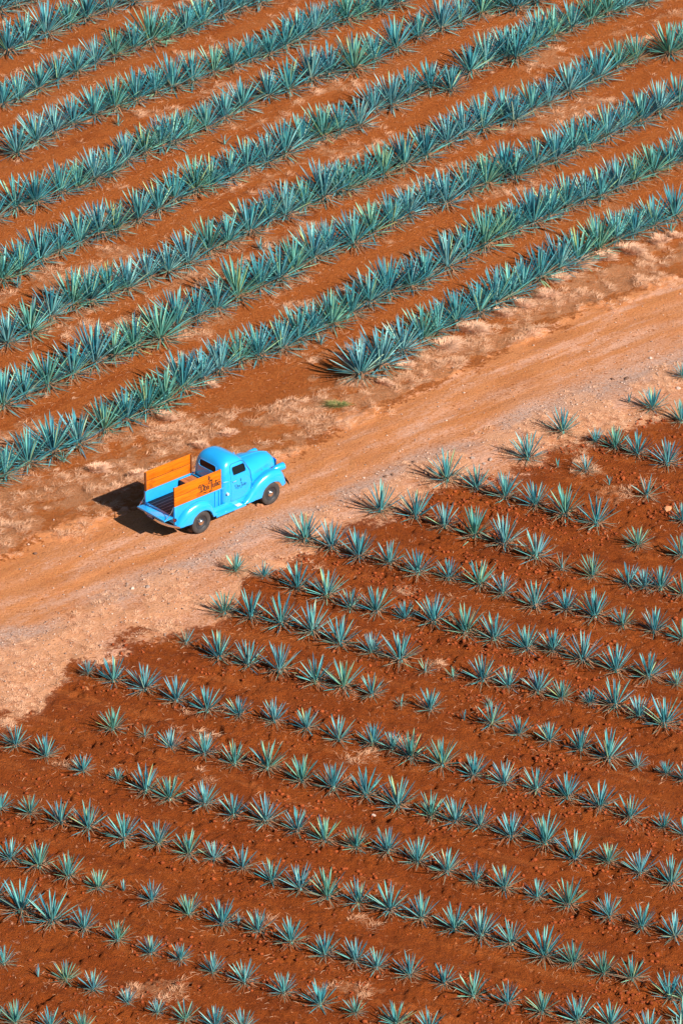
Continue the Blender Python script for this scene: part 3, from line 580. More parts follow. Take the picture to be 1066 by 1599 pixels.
GA = math.radians(137.508)
def agave(name, x, y, size, label, group, kind, r):
    """a rosette: every stiff leaf is its own object round a short heart"""
    z = float(ground_z(x, y)) - .015
    root = bpy.data.objects.new(name, None); root.empty_display_size = .15
    root.location = (x, y, z); root.rotation_euler = (r.uniform(-.06, .06), r.uniform(-.06, .06), r.uniform(0, 6.28))
    COL.objects.link(root)
    tag(root, label, 'agave', group)
    def put(nm, me, loc, rot, sc):
        o = bpy.data.objects.new(nm, me); o.location = loc; o.rotation_euler = rot; o.scale = sc; o.parent = root
        COL.objects.link(o); return o
    if kind == 'mature':
        n = r.randint(70, 78); L = 1.22 * size; base = .12; top = 90; wid = .62; pw = .90; core = .11
    elif kind == 'young':
        n = r.randint(38, 46); L = .78 * size; base = .045; top = 88; wid = .66; pw = 1.0; core = .06
    elif kind == 'tiny':
        n = r.randint(5, 8); L = .9 * size; base = .02; top = 30; wid = 1.3; pw = 1; core = .02
    elif kind == 'pup':
        n = r.randint(9, 13); L = size; base = .02; top = 65; wid = 1.0; pw = .8; core = .03
    else:
        n = r.randint(16, 24); L = .80 * size; base = .03; top = 82; wid = .75; pw = .8; core = .04
    th = r.uniform(0, 6.28)
    q = r.random(); fav, share = (LEAF_G, .7) if q < .22 else (LEAF_P, .7) if q < .45 else (LEAF_P, .15)
    stiff = r.uniform(-.12, .12)
    for i in range(n):
        u = (i + .5) / n
        phi = math.radians(4 + top * u ** (pw + stiff) + r.uniform(-5, 5)); th += GA + r.uniform(-.18, .18)
        ln = L * (.90 + .12 * math.sin(math.pi * min(1, u * 1.2)) - .34 * max(0, u - .30)) * r.uniform(.88, 1.07)
        old = (u > .62 and r.random() < (.5 if kind == 'mature' else .8)) or (kind == 'dry' and r.random() < .75)
        me = r.choice(OLD) if old else r.choice(fav) if r.random() < share else r.choice(LEAF if u > .2 else LEAF[:3])
        rr = core * (.25 + .75 * u)
        s = ln * wid * r.uniform(.9, 1.1) * (.72 if old else 1)
        put('leaf', me, (rr * math.cos(th), rr * math.sin(th), base + .05 * (1 - u) * L), (0, phi, th), (s, s, ln))
    if kind != 'tiny':
        put('heart', HEART, (0, 0, 0), (0, 0, 0), (L, L, L * .85))
        o = put('withered_leaves', r.choice(DRY_MATURE if kind == 'mature' else DRY_YOUNG), (0, 0, .01), (0, 0, r.uniform(0, 6.28)), (size * 1.0, size * 1.0, size))
        o['kind'] = 'stuff'
    return root

ORD = 'first second third fourth fifth sixth seventh eighth ninth tenth eleventh twelfth thirteenth fourteenth fifteenth sixteenth seventeenth eighteenth nineteenth twentieth'.split()
def ordn(k):
    if k < 20: return ORD[k]
    t, u = divmod(k + 1, 10)
    tens = {2: 'twent', 3: 'thirt', 4: 'fort'}[t]
    return tens + 'ieth' if u == 0 else tens + 'y-' + ORD[u - 1]
def place_in_row(i, n):
    if i == 0: return 'leftmost'
    if i == n - 1: return 'rightmost'
    return ordn(i) + ' from left' if i < n / 2 else ordn(n - 1 - i) + ' from right'

for ri, row in enumerate(MATURE_ROWS):
    n = len(row)
    for i, (x, y) in enumerate(row):
        r = random.Random(1000 + ri * 77 + i)
        size = 1.02 * r.uniform(.84, 1.10) * (1.12 if r.random() < .16 else 1)
        look = 'tall broad' if size > 1.12 else 'lower' if size < .92 else 'full'
        rowname = 'first' if ri == 0 else ordn(ri)
        lab = '%s mature agave, %s in the %s dense row above the track' % (look, place_in_row(i, n), rowname)
        agave('mature_agave', x, y, size, lab, 'mature agaves in dense rows above the track', 'mature', r)

for ri, row in enumerate(YOUNG_ROWS):
    n = len(row)
    for i, (x, y, s, fl) in enumerate(row):
        r = random.Random(9000 + ri * 91 + i)
        kind = {'': 'young', 't': 'tiny', 'd': 'dry'}[fl]
        if kind == 'tiny': s = .42
        look = {'tiny': 'tiny upright', 'dry': 'thin greyish'}.get(kind) or ('large spreading' if s > 1.08 else 'small' if s < .72 else 'middling')
        rowname = ordn(ri)
        lab = '%s young agave, %s in the %s sparse row counted from top' % (look, place_in_row(i, n), rowname)
        agave('young_agave', x, y, s, lab, 'young agaves in sparse rows below the track', kind, r)

for i, (x, y) in enumerate(PUPS):
    r = random.Random(70 + i)
    order = sorted(range(len(PUPS)), key=lambda k: -PUPS[k][1]).index(i)
    agave('agave_pup', x, y, .45, 'small agave pup at the foot of a dense row, %s nearest of the pups' % ('the' if order == len(PUPS) - 1 else ordn(len(PUPS) - 1 - order)), 'pups beside the mature rows', 'pup', r)

# ------------------------------------------------------------------ dry grass, clods, pebbles, litter
def blades(name, n_try, dens, lo, hi, width, flat, mat, seed, box=(-15, 15, -30, 46), label=None, cat=None):
    g = np.random.default_rng(seed)
    X = g.uniform(box[0], box[1], n_try); Y = g.uniform(box[2], box[3], n_try)
    keep = g.random(n_try) < dens(X, Y); X = X[keep]; Y = Y[keep]; n = len(X)
    Z = ground_z(X, Y); az = g.uniform(0, 2 * np.pi, n); L = g.uniform(lo, hi, n) * g.uniform(.6, 1.2, n); w = g.uniform(.6, 1.3, n) * width
    el = g.uniform(0, 1, n) ** flat * 1.2; bend = g.uniform(-.8, .8, n)
    P0 = np.stack([X, Y, Z], 1)
    def pt(t):
        a = az + bend * t
        return P0 + np.stack([np.cos(a) * np.cos(el) * L * t, np.sin(a) * np.cos(el) * L * t, np.sin(el) * L * t * (1 - .45 * t) + .012 + .02 * np.sin(3 * t)], 1)
    sd_ = np.stack([-np.sin(az), np.cos(az), np.full(n, .5)], 1) * w[:, None]
    V = np.stack([pt(0) - sd_, pt(0) + sd_, pt(.5) + sd_ * .8, pt(.5) - sd_ * .8, pt(1) + sd_ * .25, pt(1) - sd_ * .25], 1).reshape(-1, 3)
    b = np.arange(n)[:, None] * 6
    Fq = np.concatenate([b + [0, 1, 2, 3], b + [3, 2, 4, 5]])
    me = quads_mesh(name, V, Fq, mat, np.repeat(g.random(n), 6))
    o = link(bpy.data.objects.new(name, me))
    tag(o, label, cat, None, 'stuff'); return n

def dens_bank(X, Y):
    l_, p_, g_, u_, s_, lo_, k_ = masks(X, Y)
    return .95 * s_ * sstep(.40, .60, fbm(X, Y, .42, 5, 3) + .01)
def dens_low(X, Y):
    l_, p_, g_, u_, s_, lo_, k_ = masks(X, Y)
    return lo_ * sstep(.38, .62, fbm(X, Y, .45, 4, 3) + .05)
def off_truck(X, Y):
    dx = X + 4.0; dy = Y; a = dx * RD[0] + dy * RD[1]; b = -dx * RD[1] + dy * RD[0]
    return 1.0 - ((np.abs(a) < 2.7) & (np.abs(b) < 1.1))
def clumps(name, n_try, dens, per, r0, lo, hi, emin, emax, width, mat, seed, box, label):
    """fluffy tufts: blades springing out of many small clump centres"""
    g = np.random.default_rng(seed)
    cx = g.uniform(box[0], box[1], n_try); cy = g.uniform(box[2], box[3], n_try)
    k = g.random(n_try) < dens(cx, cy); cx = cx[k]; cy = cy[k]; n = len(cx)
    cs = g.uniform(.45, 1.25, n) ** 1.3; cnt = np.maximum(6, (per * cs).astype(int)); idx = np.repeat(np.arange(n), cnt); m = len(idx)
    az = g.uniform(0, 2 * np.pi, m); d = r0 * cs[idx] * np.sqrt(g.random(m)); X = cx[idx] + np.cos(az) * d; Y = cy[idx] + np.sin(az) * d
    lean = g.uniform(0, 2 * np.pi, n)[idx]; a0 = az + g.uniform(-1.1, 1.1, m); a0 = np.where(g.random(m) < .35, lean + g.uniform(-.5, .5, m), a0)
    el = g.uniform(emin, emax, m) * g.uniform(.5, 1, n)[idx]; L = g.uniform(lo, hi, m) * (.6 + .5 * cs[idx]); w = width * g.uniform(.6, 1.4, m); bend = g.uniform(-.9, .9, m)
    P0 = np.stack([X, Y, ground_z(X, Y) - .005], 1)
    def pt(t):
        a = a0 + bend * t
        return P0 + np.stack([np.cos(a) * np.cos(el) * L * t, np.sin(a) * np.cos(el) * L * t, np.sin(el) * L * (t - .5 * t * t) * 1.3 + .012], 1)
    s_ = np.stack([-np.sin(a0), np.cos(a0), np.full(m, .4)], 1) * w[:, None]
    V = np.stack([pt(0) - s_, pt(0) + s_, pt(.55) + s_ * .8, pt(.55) - s_ * .8, pt(1) + s_ * .2, pt(1) - s_ * .2], 1).reshape(-1, 3)
    b = np.arange(m)[:, None] * 6
    tn = np.clip(g.random(n)[idx] * .6 + g.random(m) * .5, 0, 1)
    me = quads_mesh(name, V, np.concatenate([b + [0, 1, 2, 3], b + [3, 2, 4, 5]]), mat, np.repeat(tn, 6))
    tag(link(bpy.data.objects.new(name, me)), label, 'dry grass', None, 'stuff'); return m
nb1 = clumps('dry_grass', 52000, lambda X, Y: dens_bank(X, Y) * off_truck(X, Y), 40, .16, .09, .26, .05, .95, .0036, M['straw'], 1, (-15, 15, -30, 46), 'pale dry grass in tufts along the upper bank and between rows')
nb2 = clumps('verge_grass', 34000, lambda X, Y: dens_low(X, Y) * .9, 34, .11, .07, .18, .05, .7, .0038, M['straw'], 2, (-15, 15, -16, 22), 'flattened dry grass on the verge below the track')

PL = np.array([(p[0], p[1]) for row in YOUNG_ROWS for p in row])
PM = np.array([(p[0], p[1]) for row in MATURE_ROWS for p in row])
def scatter_round(P, per, rad, seed):
    g = np.random.default_rng(seed); k = np.repeat(np.arange(len(P)), per)
    a = g.uniform(0, 2 * np.pi, len(k)); d = rad * np.sqrt(g.uniform(.02, 1, len(k)))
    return P[k, 0] + np.cos(a) * d, P[k, 1] + np.sin(a) * d
def litter(name, X, Y, lo, hi, width, mat, seed, label, cat):
    g = np.random.default_rng(seed); n = len(X); Z = ground_z(X, Y) + .012
    az = g.uniform(0, 2 * np.pi, n); L = g.uniform(lo, hi, n); w = width * g.uniform(.5, 1.3, n); bend = g.uniform(-.7, .7, n); up = g.uniform(0, .05, n)
    P0 = np.stack([X, Y, Z], 1)
    def pt(t):
        a = az + bend * t
        return P0 + np.stack([np.cos(a) * L * t, np.sin(a) * L * t, up * np.sin(np.pi * t)], 1)
    s_ = np.stack([-np.sin(az), np.cos(az), np.full(n, .35)], 1) * w[:, None]
    V = np.stack([pt(0) - s_ * .6, pt(0) + s_ * .6, pt(.5) + s_, pt(.5) - s_, pt(1) + s_ * .2, pt(1) - s_ * .2], 1).reshape(-1, 3)
    b = np.arange(n)[:, None] * 6
    me = quads_mesh(name, V, np.concatenate([b + [0, 1, 2, 3], b + [3, 2, 4, 5]]), mat, np.repeat(g.random(n), 6))
    tag(link(bpy.data.objects.new(name, me)), label, cat, None, 'stuff')
gl = np.random.default_rng(8)
X1, Y1 = scatter_round(PL, 16, .75, 1); X2, Y2 = scatter_round(PM, 40, 1.15, 2)
X3 = gl.uniform(-14, 14, 9000); Y3 = gl.uniform(-30, 46, 9000)
kk = gl.random(9000) < .25 + .75 * (fbm(X3, Y3, 1.2, 5, 2) > .55)
lf = (masks(X3, Y3)[0] < .3); kk &= lf
litter('dead_leaf_litter', np.concatenate([X1, X2, X3[kk]]), np.concatenate([Y1, Y2, Y3[kk]]), .06, .26, .0042, M['straw'], 3, 'dead leaf scraps and stalks strewn between the agaves', 'plant litter')

_ico = None
def ico_arrays(sub=1):
    bm = bmesh.new(); bmesh.ops.create_icosphere(bm, subdivisions=sub, radius=1.0); bm.verts.index_update()
    v = np.array([tuple(q.co) for q in bm.verts]); f = np.array([[q.index for q in fc.verts] for fc in bm.faces]); bm.free(); return v, f
def lumps(name, X, Y, R, flat, mat, seed, label, cat):
    g = np.random.default_rng(seed); v, f = ico_arrays(1); n = len(X)
    Z = ground_z(X, Y)
    S_ = R[:, None] * g.uniform(.65, 1.25, (n, 3)); S_[:, 2] *= flat
    jit = 1 + g.uniform(-.25, .25, (n, len(v), 1)); a = g.uniform(0, 6.28, n)
    p = v[None] * jit * S_[:, None, :]
    c, s = np.cos(a)[:, None], np.sin(a)[:, None]
    q = np.stack([p[..., 0] * c - p[..., 1] * s, p[..., 0] * s + p[..., 1] * c, p[..., 2]], -1)
    q += np.stack([X, Y, Z + R * flat * .35], 1)[:, None, :]
    F_ = (f[None] + (np.arange(n) * len(v))[:, None, None]).reshape(-1, 3)
    me = quads_mesh(name, q.reshape(-1, 3), F_, mat, np.repeat(g.random(n), len(v)))
    tag(link(bpy.data.objects.new(name, me)), label, cat, None, 'stuff')
g = np.random.default_rng(21)
X = g.uniform(-11, 14, 130000); Y = g.uniform(-30, 14, 130000)
band = sstep(.46, .66, fbm(X * .8916 * .35 - Y * .4529 * .35, X * .4529 + Y * .8916, .8, 6, 3))
d = 1.6 * sstep(-.5, .5, _y(_se, X) - Y) * (.025 + .975 * band) * (.35 + .65 * sstep(-6, 6, X))
k = g.random(130000) < d * .42; X, Y = X[k], Y[k]
lumps('soil_clods', X, Y, .012 + .058 * g.random(len(X)) ** 2.8, .75, M['clod'], 4, 'crumbly red clods scattered over the lower field', 'soil clods'); n_cl = len(X)
X = g.uniform(-14, 14, 90000); Y = g.uniform(-16, 24, 90000)
l_, p_, g_, u_, s_, lo_, k_ = masks(X, Y)
k = g.random(90000) < np.clip(l_ * (.05 + .5 * g_ + .22 * lo_ + .12 * p_ * (vnoise(X, Y, .8, 3) > .6)), 0, 1) * off_truck(X, Y); X, Y = X[k], Y[k]
lumps('pebbles', X, Y, .011 + .034 * g.random(len(X)) ** 3, .7, M['pebble'], 6, 'loose pebbles and gravel along the worn track', 'pebbles'); n_pb = len(X)
print('blades', nb1, nb2, 'clods', n_cl, 'pebbles', n_pb)

# single stones
STONE_WORDS = ['clay-coloured stone wedged behind the near rear wheel of the pickup', 'clay-coloured stone lying behind the near front wheel of the pickup',
 'flat orange stone alone in red soil near the right side', 'small white stone in the gravel nearest the upper left young agaves',
 'grey stone lying on the pale verge below the pickup', 'pale rounded stone beside the grey stone below the pickup',
 'pale stone on the verge at the far right end of the track', 'grey stone just right above the topmost large young agave',
 'smaller grey stone touching the verge near the topmost large agave', 'largest grey stone on the verge above the large young agave',
 'pale stone stuck in red soil among the lower middle agaves', 'dark stone on the verge edge, rightmost of the dark line', 'dark stone second from the right in the gravel edge line',
 'dark stone at the left end of the dark line at the gravel edge', 'dark stone second from the left in the gravel edge line', 'dark stone third from the left in the gravel edge line',
 'pale stone on the gravel at the right end of the track', 'dark stone above the lone small agave at upper right', 'larger dark stone on the verge beyond the upper right agaves',
 'dark stone on the left end of the track near the frame', 'small white stone at the foot of the leftmost mature agaves']
for i, (x, y, rad, t) in enumerate(STONES):
    r = random.Random(300 + i); bm = bmesh.new(); bmesh.ops.create_icosphere(bm, subdivisions=2, radius=1.0)
    ax = [r.uniform(.8, 1.25), r.uniform(.65, 1.0), r.uniform(.5, .75)]
    for q in bm.verts:
        kf = 1 + .22 * math.sin(q.co.x * 3.1 + i) * math.cos(q.co.y * 2.7 + 2 * i) + r.uniform(-.07, .07)
        q.co = Vector((q.co.x * ax[0] * kf * rad, q.co.y * ax[1] * kf * rad, max(-.3, q.co.z) * ax[2] * kf * rad))
    me = bpy.data.meshes.new('stone'); bm.to_mesh(me); bm.free(); me.materials.append(M['stone_' + t])
    o = link(bpy.data.objects.new('stone', me)); o.location = (x, y, float(ground_z(x, y)) + rad * .12); o.rotation_euler[2] = r.uniform(0, 6)
    tag(o, STONE_WORDS[i], 'stone', 'loose stones')

def tuft(name, x, y, rad, label, mat, seed, n=420, green=False):
    g = np.random.default_rng(seed)
    az = g.uniform(0, 2 * np.pi, n); d = rad * .55 * np.sqrt(g.random(n)); L = rad * g.uniform(.6, 1.15, n); el = g.uniform(.15, 1.35, n); w = g.uniform(.003, .0075, n)
    b0 = np.stack([np.cos(az) * d, np.sin(az) * d, np.full(n, -.01)], 1); a2 = az + g.uniform(-.9, .9, n)
    def pt(t): return b0 + np.stack([np.cos(a2) * np.cos(el) * L * t, np.sin(a2) * np.cos(el) * L * t, np.sin(el) * L * (t - .45 * t * t) * 1.2 + .01], 1)
    s_ = np.stack([-np.sin(a2), np.cos(a2), np.full(n, .3)], 1) * w[:, None]
    V = np.stack([pt(0) - s_, pt(0) + s_, pt(.5) + s_, pt(.5) - s_, pt(1) + s_ * .3, pt(1) - s_ * .3], 1).reshape(-1, 3)
    V[:, 0] += rad * .35 * np.sin(V[:, 1] * 9 / rad * .35 + seed); V[:, 1] *= 1 - .35 * ((seed * 7) % 10) / 10
    b = np.arange(n)[:, None] * 6
    me = quads_mesh(name, V, np.concatenate([b + [0, 1, 2, 3], b + [3, 2, 4, 5]]), mat, np.repeat(g.random(n), 6))
    o = link(bpy.data.objects.new(name, me)); o.location = (x, y, float(ground_z(x, y)))
    return o
nt = len(TUSSOCKS)
order = sorted(range(nt), key=lambda k: TUSSOCKS[k][0])
for i, (x, y, rad) in enumerate(TUSSOCKS):
    o = tuft('straw_tussock', x, y, rad, None, M['tussock'], 500 + i, n=int(650 * rad / .35))
    p = order.index(i)
    big = 'large rounded' if rad > .41 else 'small' if rad < .31 else 'rounded'
    tag(o, '%s pale straw tussock on the upper bank, %s of the tussocks' % (big, 'leftmost' if p == 0 else 'rightmost' if p == nt - 1 else ordn(p) + ' from left' if p < nt / 2 else ordn(nt - 1 - p) + ' from right'), 'grass tussock', 'straw tussocks on the upper bank')
o = tuft('green_weed', WEED[0], WEED[1], .34, None, M['weed'], 900, 380)
o.scale = (1.3, .7, .6)
tag(o, 'low green weed growing alone on the upper edge of the track', 'weed')
# ------------------------------------------------------------------ the pickup (x forward, y to its left, z up; origin under the rear axle)
TX, TY, THEAD = -4.90, -0.77, math.radians(42.0)
truck = empty('pickup_truck', (TX, TY, 0.0), THEAD)
tag(truck, 'vintage sky blue pickup with orange wooden side boards and open tailgate', 'pickup truck')

def catmull(keys, t):
    ks = sorted(keys); xs = [k[0] for k in ks]; ys = np.array([k[1:] for k in ks], float)
    i = min(max(0, int(np.searchsorted(xs, t, side='right')) - 1), len(xs) - 2)
    h = xs[i + 1] - xs[i]; u = (t - xs[i]) / h
    def tan(j):
        if j == 0: return (ys[1] - ys[0]) / (xs[1] - xs[0])
        if j == len(xs) - 1: return (ys[-1] - ys[-2]) / (xs[-1] - xs[-2])
        return (ys[j + 1] - ys[j - 1]) / (xs[j + 1] - xs[j - 1])
    m0, m1 = tan(i) * h, tan(i + 1) * h
    return (2 * u**3 - 3 * u**2 + 1) * ys[i] + (u**3 - 2 * u**2 + u) * m0 + (-2 * u**3 + 3 * u**2) * ys[i + 1] + (u**3 - u**2) * m1

def sgnpow(c, e): return math.copysign(abs(c) ** e, c)

# ---- cab: stacked rounded-rectangle outlines
CAB = [(.50, .96, 2.30, .735, 6), (.85, .95, 2.30, .755, 6), (1.20, .95, 2.27, .755, 6), (1.45, .955, 2.22, .735, 5.5), (1.62, .975, 2.12, .705, 5), (1.80, 1.02, 1.99, .655, 4.2),
       (1.92, 1.09, 1.86, .585, 3.6), (2.00, 1.19, 1.72, .48, 3.0), (2.045, 1.32, 1.59, .32, 2.6), (2.06, 1.42, 1.50, .12, 2.3)]
def cab_ring(z, off=0.0, n=72):
    x0, x1, w, e = catmull(CAB, z); xc, a = (x0 + x1) / 2, (x1 - x0) / 2 + off; w = w + off
    return [(xc + a * sgnpow(math.cos(t), 2 / e), w * sgnpow(math.sin(t), 2 / e), z) for t in [2 * math.pi * (k + .5) / n for k in range(n)]]
def cab_levels():
    return [.50, .6, .75, .9, 1.05, 1.2, 1.3, 1.4, 1.48, 1.56, 1.64, 1.70, 1.76, 1.82, 1.87, 1.92, 1.96, 2.0, 2.025, 2.045, 2.056, 2.06]
def cab_shell(off):
    g = Geo(); rings = [[(x, y, z + (off if z > 1.9 else 0)) for x, y, z in cab_ring(z, off)] for z in cab_levels()]
    g.loft(rings, False, True)
    return g
def prism(outline, axis, a, b):
    """closed outline pulled along an axis: 'y' outline is (x,z); 'x' outline is (y,z)"""
    g = Geo(); mk = (lambda p, s: (p[0], s, p[1])) if axis == 'y' else (lambda p, s: (s, p[0], p[1]))
    g.loft([[mk(p, a) for p in outline], [mk(p, b) for p in outline]])
    return g
def rrect(x0, x1, z0, z1, r, n=5, sk=0.0):
    out = []
    for cx, cz, a0 in ((x1 - r, z1 - r, 0), (x0 + r, z1 - r, 90), (x0 + r, z0 + r, 180), (x1 - r, z0 + r, 270)):
        for k in range(n + 1):
            a = math.radians(a0 + 90 * k / n); px, pz = cx + r * math.cos(a), cz + r * math.sin(a)
            out.append((px + sk * (pz - z0), pz))
    return out
def temp(g):
    o = g.out('temp', None, None, None); return o
def bool_apply(o, cutters, op='DIFFERENCE', solid=None):
    if solid:
        m = o.modifiers.new('s', 'SOLIDIFY'); m.thickness = solid; m.offset = -1
    for c in cutters:
        m = o.modifiers.new('b', 'BOOLEAN'); m.operation = op; m.object = c; m.solver = 'EXACT'
    dg = bpy.context.evaluated_depsgraph_get(); dg.update()
    me = bpy.data.meshes.new_from_object(o.evaluated_get(dg))
    o.modifiers.clear(); o.data = me
    return o
def kill(*os):
    for o in os: bpy.data.objects.remove(o, do_unlink=True)
def dress(o, name, mat, parent, smooth=28):
    o.name = name; o.data.name = name; o.data.materials.clear(); o.data.materials.append(mat); o.parent = parent
    o.data.polygons.foreach_set('use_smooth', [True] * len(o.data.polygons)); o.data.set_sharp_from_angle(angle=math.radians(smooth))
    return o

SIDEWIN = rrect(1.40, 1.93, 1.47, 1.76, .07, sk=-.12)
REARWIN = rrect(-.40, .40, 1.585, 1.80, .095)
cut_side = temp(prism(SIDEWIN, 'y', -1.2, 1.2)); cut_rear = temp(prism(REARWIN, 'x', .6, 1.3))
cut_wl = temp(prism(rrect(.03, .56, 1.50, 1.80, .07), 'x', 1.7, 2.6)); cut_wr = temp(prism(rrect(-.56, -.03, 1.50, 1.80, .07), 'x', 1.7, 2.6))
cab = bool_apply(temp(cab_shell(0)), [cut_side, cut_rear, cut_wl, cut_wr], solid=.03)
dress(cab, 'cab', M['paint'], truck)
bvh_cab = None
DOOR = [(1.30, .62), (2.02, .62), (2.12, .80), (2.14, 1.10), (2.10, 1.42), (2.0, 1.60), (1.90, 1.80), (1.80, 1.845), (1.40, 1.845), (1.335, 1.79), (1.30, 1.6)]
for side, nm in ((-1, 'r'), (1, 'l')):
    d = temp(cab_shell(.010)); box_ = temp(prism(DOOR, 'y', side * .50, side * 1.0))
    dd = bool_apply(d, [box_], 'INTERSECT', solid=.022)
    dd = bool_apply(dd, [cut_side])
    door = dress(dd, 'door', M['paint'], truck)
    kill(box_)
    if side == -1:
        bm = bmesh.new(); bm.from_mesh(door.data); BV_DOOR = BVHTree.FromBMesh(bm); bm.free()
    # handle, hinges, mirror-less window frame and pane
    h = Geo().tube([(1.36, side * .775, 1.30), (1.36, side * .805, 1.30), (1.47, side * .805, 1.305)], .011, 6); h.out('door_handle', M['steel'], door)
    for z in (.82, 1.22): Geo().tube([(2.12, side * .768, z - .04), (2.12, side * .768, z + .04)], .014, 6).out('hinge', M['paint'], door)
    fr = Geo(); ol = [(x, side * (float(catmull(CAB, z)[2]) + .010), z) for x, z in SIDEWIN]; fr.tube(ol + [ol[0]], .010, 6, False); fr.out('window_frame', M['paint'], door)
    pane = [(x, side * (float(catmull(CAB, z)[2]) - .022), z) for x, z in rrect(1.385, 1.945, 1.46, 1.77, .05, sk=-.12)]
    pane2 = [(x, y - side * .006, z) for x, y, z in pane]
    Geo().loft([pane, pane2]).out('window_pane', M['glass'], door)
    # dark gap round the door
    g = Geo(); ol = [(x, side * (float(catmull(CAB, min(z, 1.9))[2]) + .003), z) for x, z in DOOR]; g.tube(ol + [ol[0]], .0085, 5, False); g.out('door_gap', M['seam'], truck)
# belt moulding behind the door, window rim
g = Geo()
for side in (-1, 1):
    g.tube([(1.29, side * .762, 1.36), (1.15, side * .752, 1.36), (1.02, side * .70, 1.36)], .010, 6)
g.out('belt_moulding', M['paint'], truck)
rx = lambda z: float(catmull(CAB, z)[0])
ol = [(rx(z) - .006, y, z) for y, z in REARWIN]
f_ = Geo().tube(ol + [ol[0]], .009, 6, False).out('rear_window_rim', M['paint'], truck)
po = [(rx(z) + .022, y, z) for y, z in rrect(-.41, .41, 1.575, 1.81, .09)]
Geo().loft([po, [(x + .006, y, z) for x, y, z in po]]).out('rear_window_pane', M['glass'], truck)
fx_ = lambda z: float(catmull(CAB, z)[1])
for s in (-1, 1):
    po = [(fx_(z) - .05 - .10 * abs(y), y, z) for y, z in (rrect(.02, .57, 1.49, 1.81, .06) if s > 0 else rrect(-.57, -.02, 1.49, 1.81, .06))]
    Geo().loft([po, [(x - .006, y, z) for x, y, z in po]]).out('windscreen_pane', M['glass'], truck)
kill(cut_side, cut_rear, cut_wl, cut_wr)
Geo().tube([(2.18, .0, 1.49), (2.16, .0, 1.60), (2.05, 0, 1.80)], .014, 6).out('windscreen_divider', M['paint'], truck)
Geo().box(2.17, 2.20, -.02, .02, 1.585, 1.63, .006).tube([(2.19, 0, 1.60), (2.20, .22, 1.64)], .008, 6).out('wiper', M['steel'], truck)
# inside the cab
Geo().box(1.08, 1.50, -.62, .62, .85, 1.05, .04).box(1.02, 1.16, -.62, .62, 1.0, 1.48, .04).out('bench_seat', M['seat'], truck)
ring = [(1.80 + .07 * math.sin(t), .32 + .19 * math.cos(t), 1.32 + .18 * math.sin(t)) for t in [2 * math.pi * k / 20 for k in range(21)]]
Geo().tube(ring, .013, 6, False).tube([(1.80, .32, 1.32), (2.1, .32, 1.0)], .018, 6).tube([(1.80, .13, 1.32), (1.80, .51, 1.32)], .009, 5).out('steering_wheel', M['black'], truck)
Geo().box(2.0, 2.12, -.66, .66, 1.10, 1.42, .03).out('dashboard', M['black'], truck)
Geo().box(1.0, 2.2, -.68, .68, .50, .56).out('cab_floor', M['underside'], truck)

# ---- hood and nose
HOOD = [(2.14, .66, 1.50, 2.6), (2.30, .635, 1.515, 2.5), (2.60, .575, 1.505, 2.4), (2.95, .49, 1.475, 2.3), (3.25, .40, 1.415, 2.2), (3.42, .335, 1.34, 2.1), (3.52, .28, 1.24, 2.1), (3.57, .22, 1.12, 2.0)]
def hood_ring(x, n=28):
    w, zt, e = catmull(HOOD, x); zb = .98
    return [(x, w * sgnpow(math.cos(t), 2 / e), zb + (zt - zb) * abs(math.sin(t)) ** (2 / e)) for t in [math.pi * k / (n - 1) for k in range(n)]]
g = Geo(); xs = [2.14 + (3.57 - 2.14) * k / 26 for k in range(27)]
g.loft([hood_ring(x) for x in xs], False, True, closed=False)
hood = g.out('hood', M['paint'], truck, 40)
bm = bmesh.new(); bm.from_mesh(hood.data); BV_HOOD = BVHTree.FromBMesh(bm); bm.free()
Geo().tube([(x, 0, float(catmull(HOOD, x)[1]) + .004) for x in xs[1:-2]], .010, 6).out('hood_ridge', M['paint'], hood)
for s in (-1, 1):
    pts = [(x, s * (float(catmull(HOOD, x)[0]) + .0), 1.03) for x in xs[2:-2]]
    Geo().tube(pts, .009, 6).out('hood_side_bead', M['paint'], hood)
# flanks under the hood, grille block
g = Geo()
for s in (-1, 1):
    a = [(x, s * float(catmull(HOOD, x)[0]), .99) for x in xs]; b = [(x, s * float(catmull(HOOD, x)[0]) * .98, .50) for x in xs]
    g.loft([a, b, [(x, y * .96, z) for x, y, z in b], [(x, y * .96, z) for x, y, z in a]], False, False, closed=False)
g.out('engine_bay_side', M['paint'], truck)
g = Geo(); g.loft([[(3.52 + .07 * math.cos(a) * 1.0, .34 * math.sin(a), z) for a in [math.pi * k / 12 - math.pi / 2 for k in range(13)]] for z in (.52, .7, .9, 1.05, 1.15)], False, False, closed=False)
gr = g.out('grille_shell', M['paint'], truck)
for i in range(9):
    z = .60 + i * .055
    Geo().tube([(3.53 + .075 * math.cos(a), .30 * math.sin(a), z) for a in [math.pi * k / 10 - math.pi / 2 for k in range(11)]], .009, 5).out('grille_bar', M['steel'], gr)

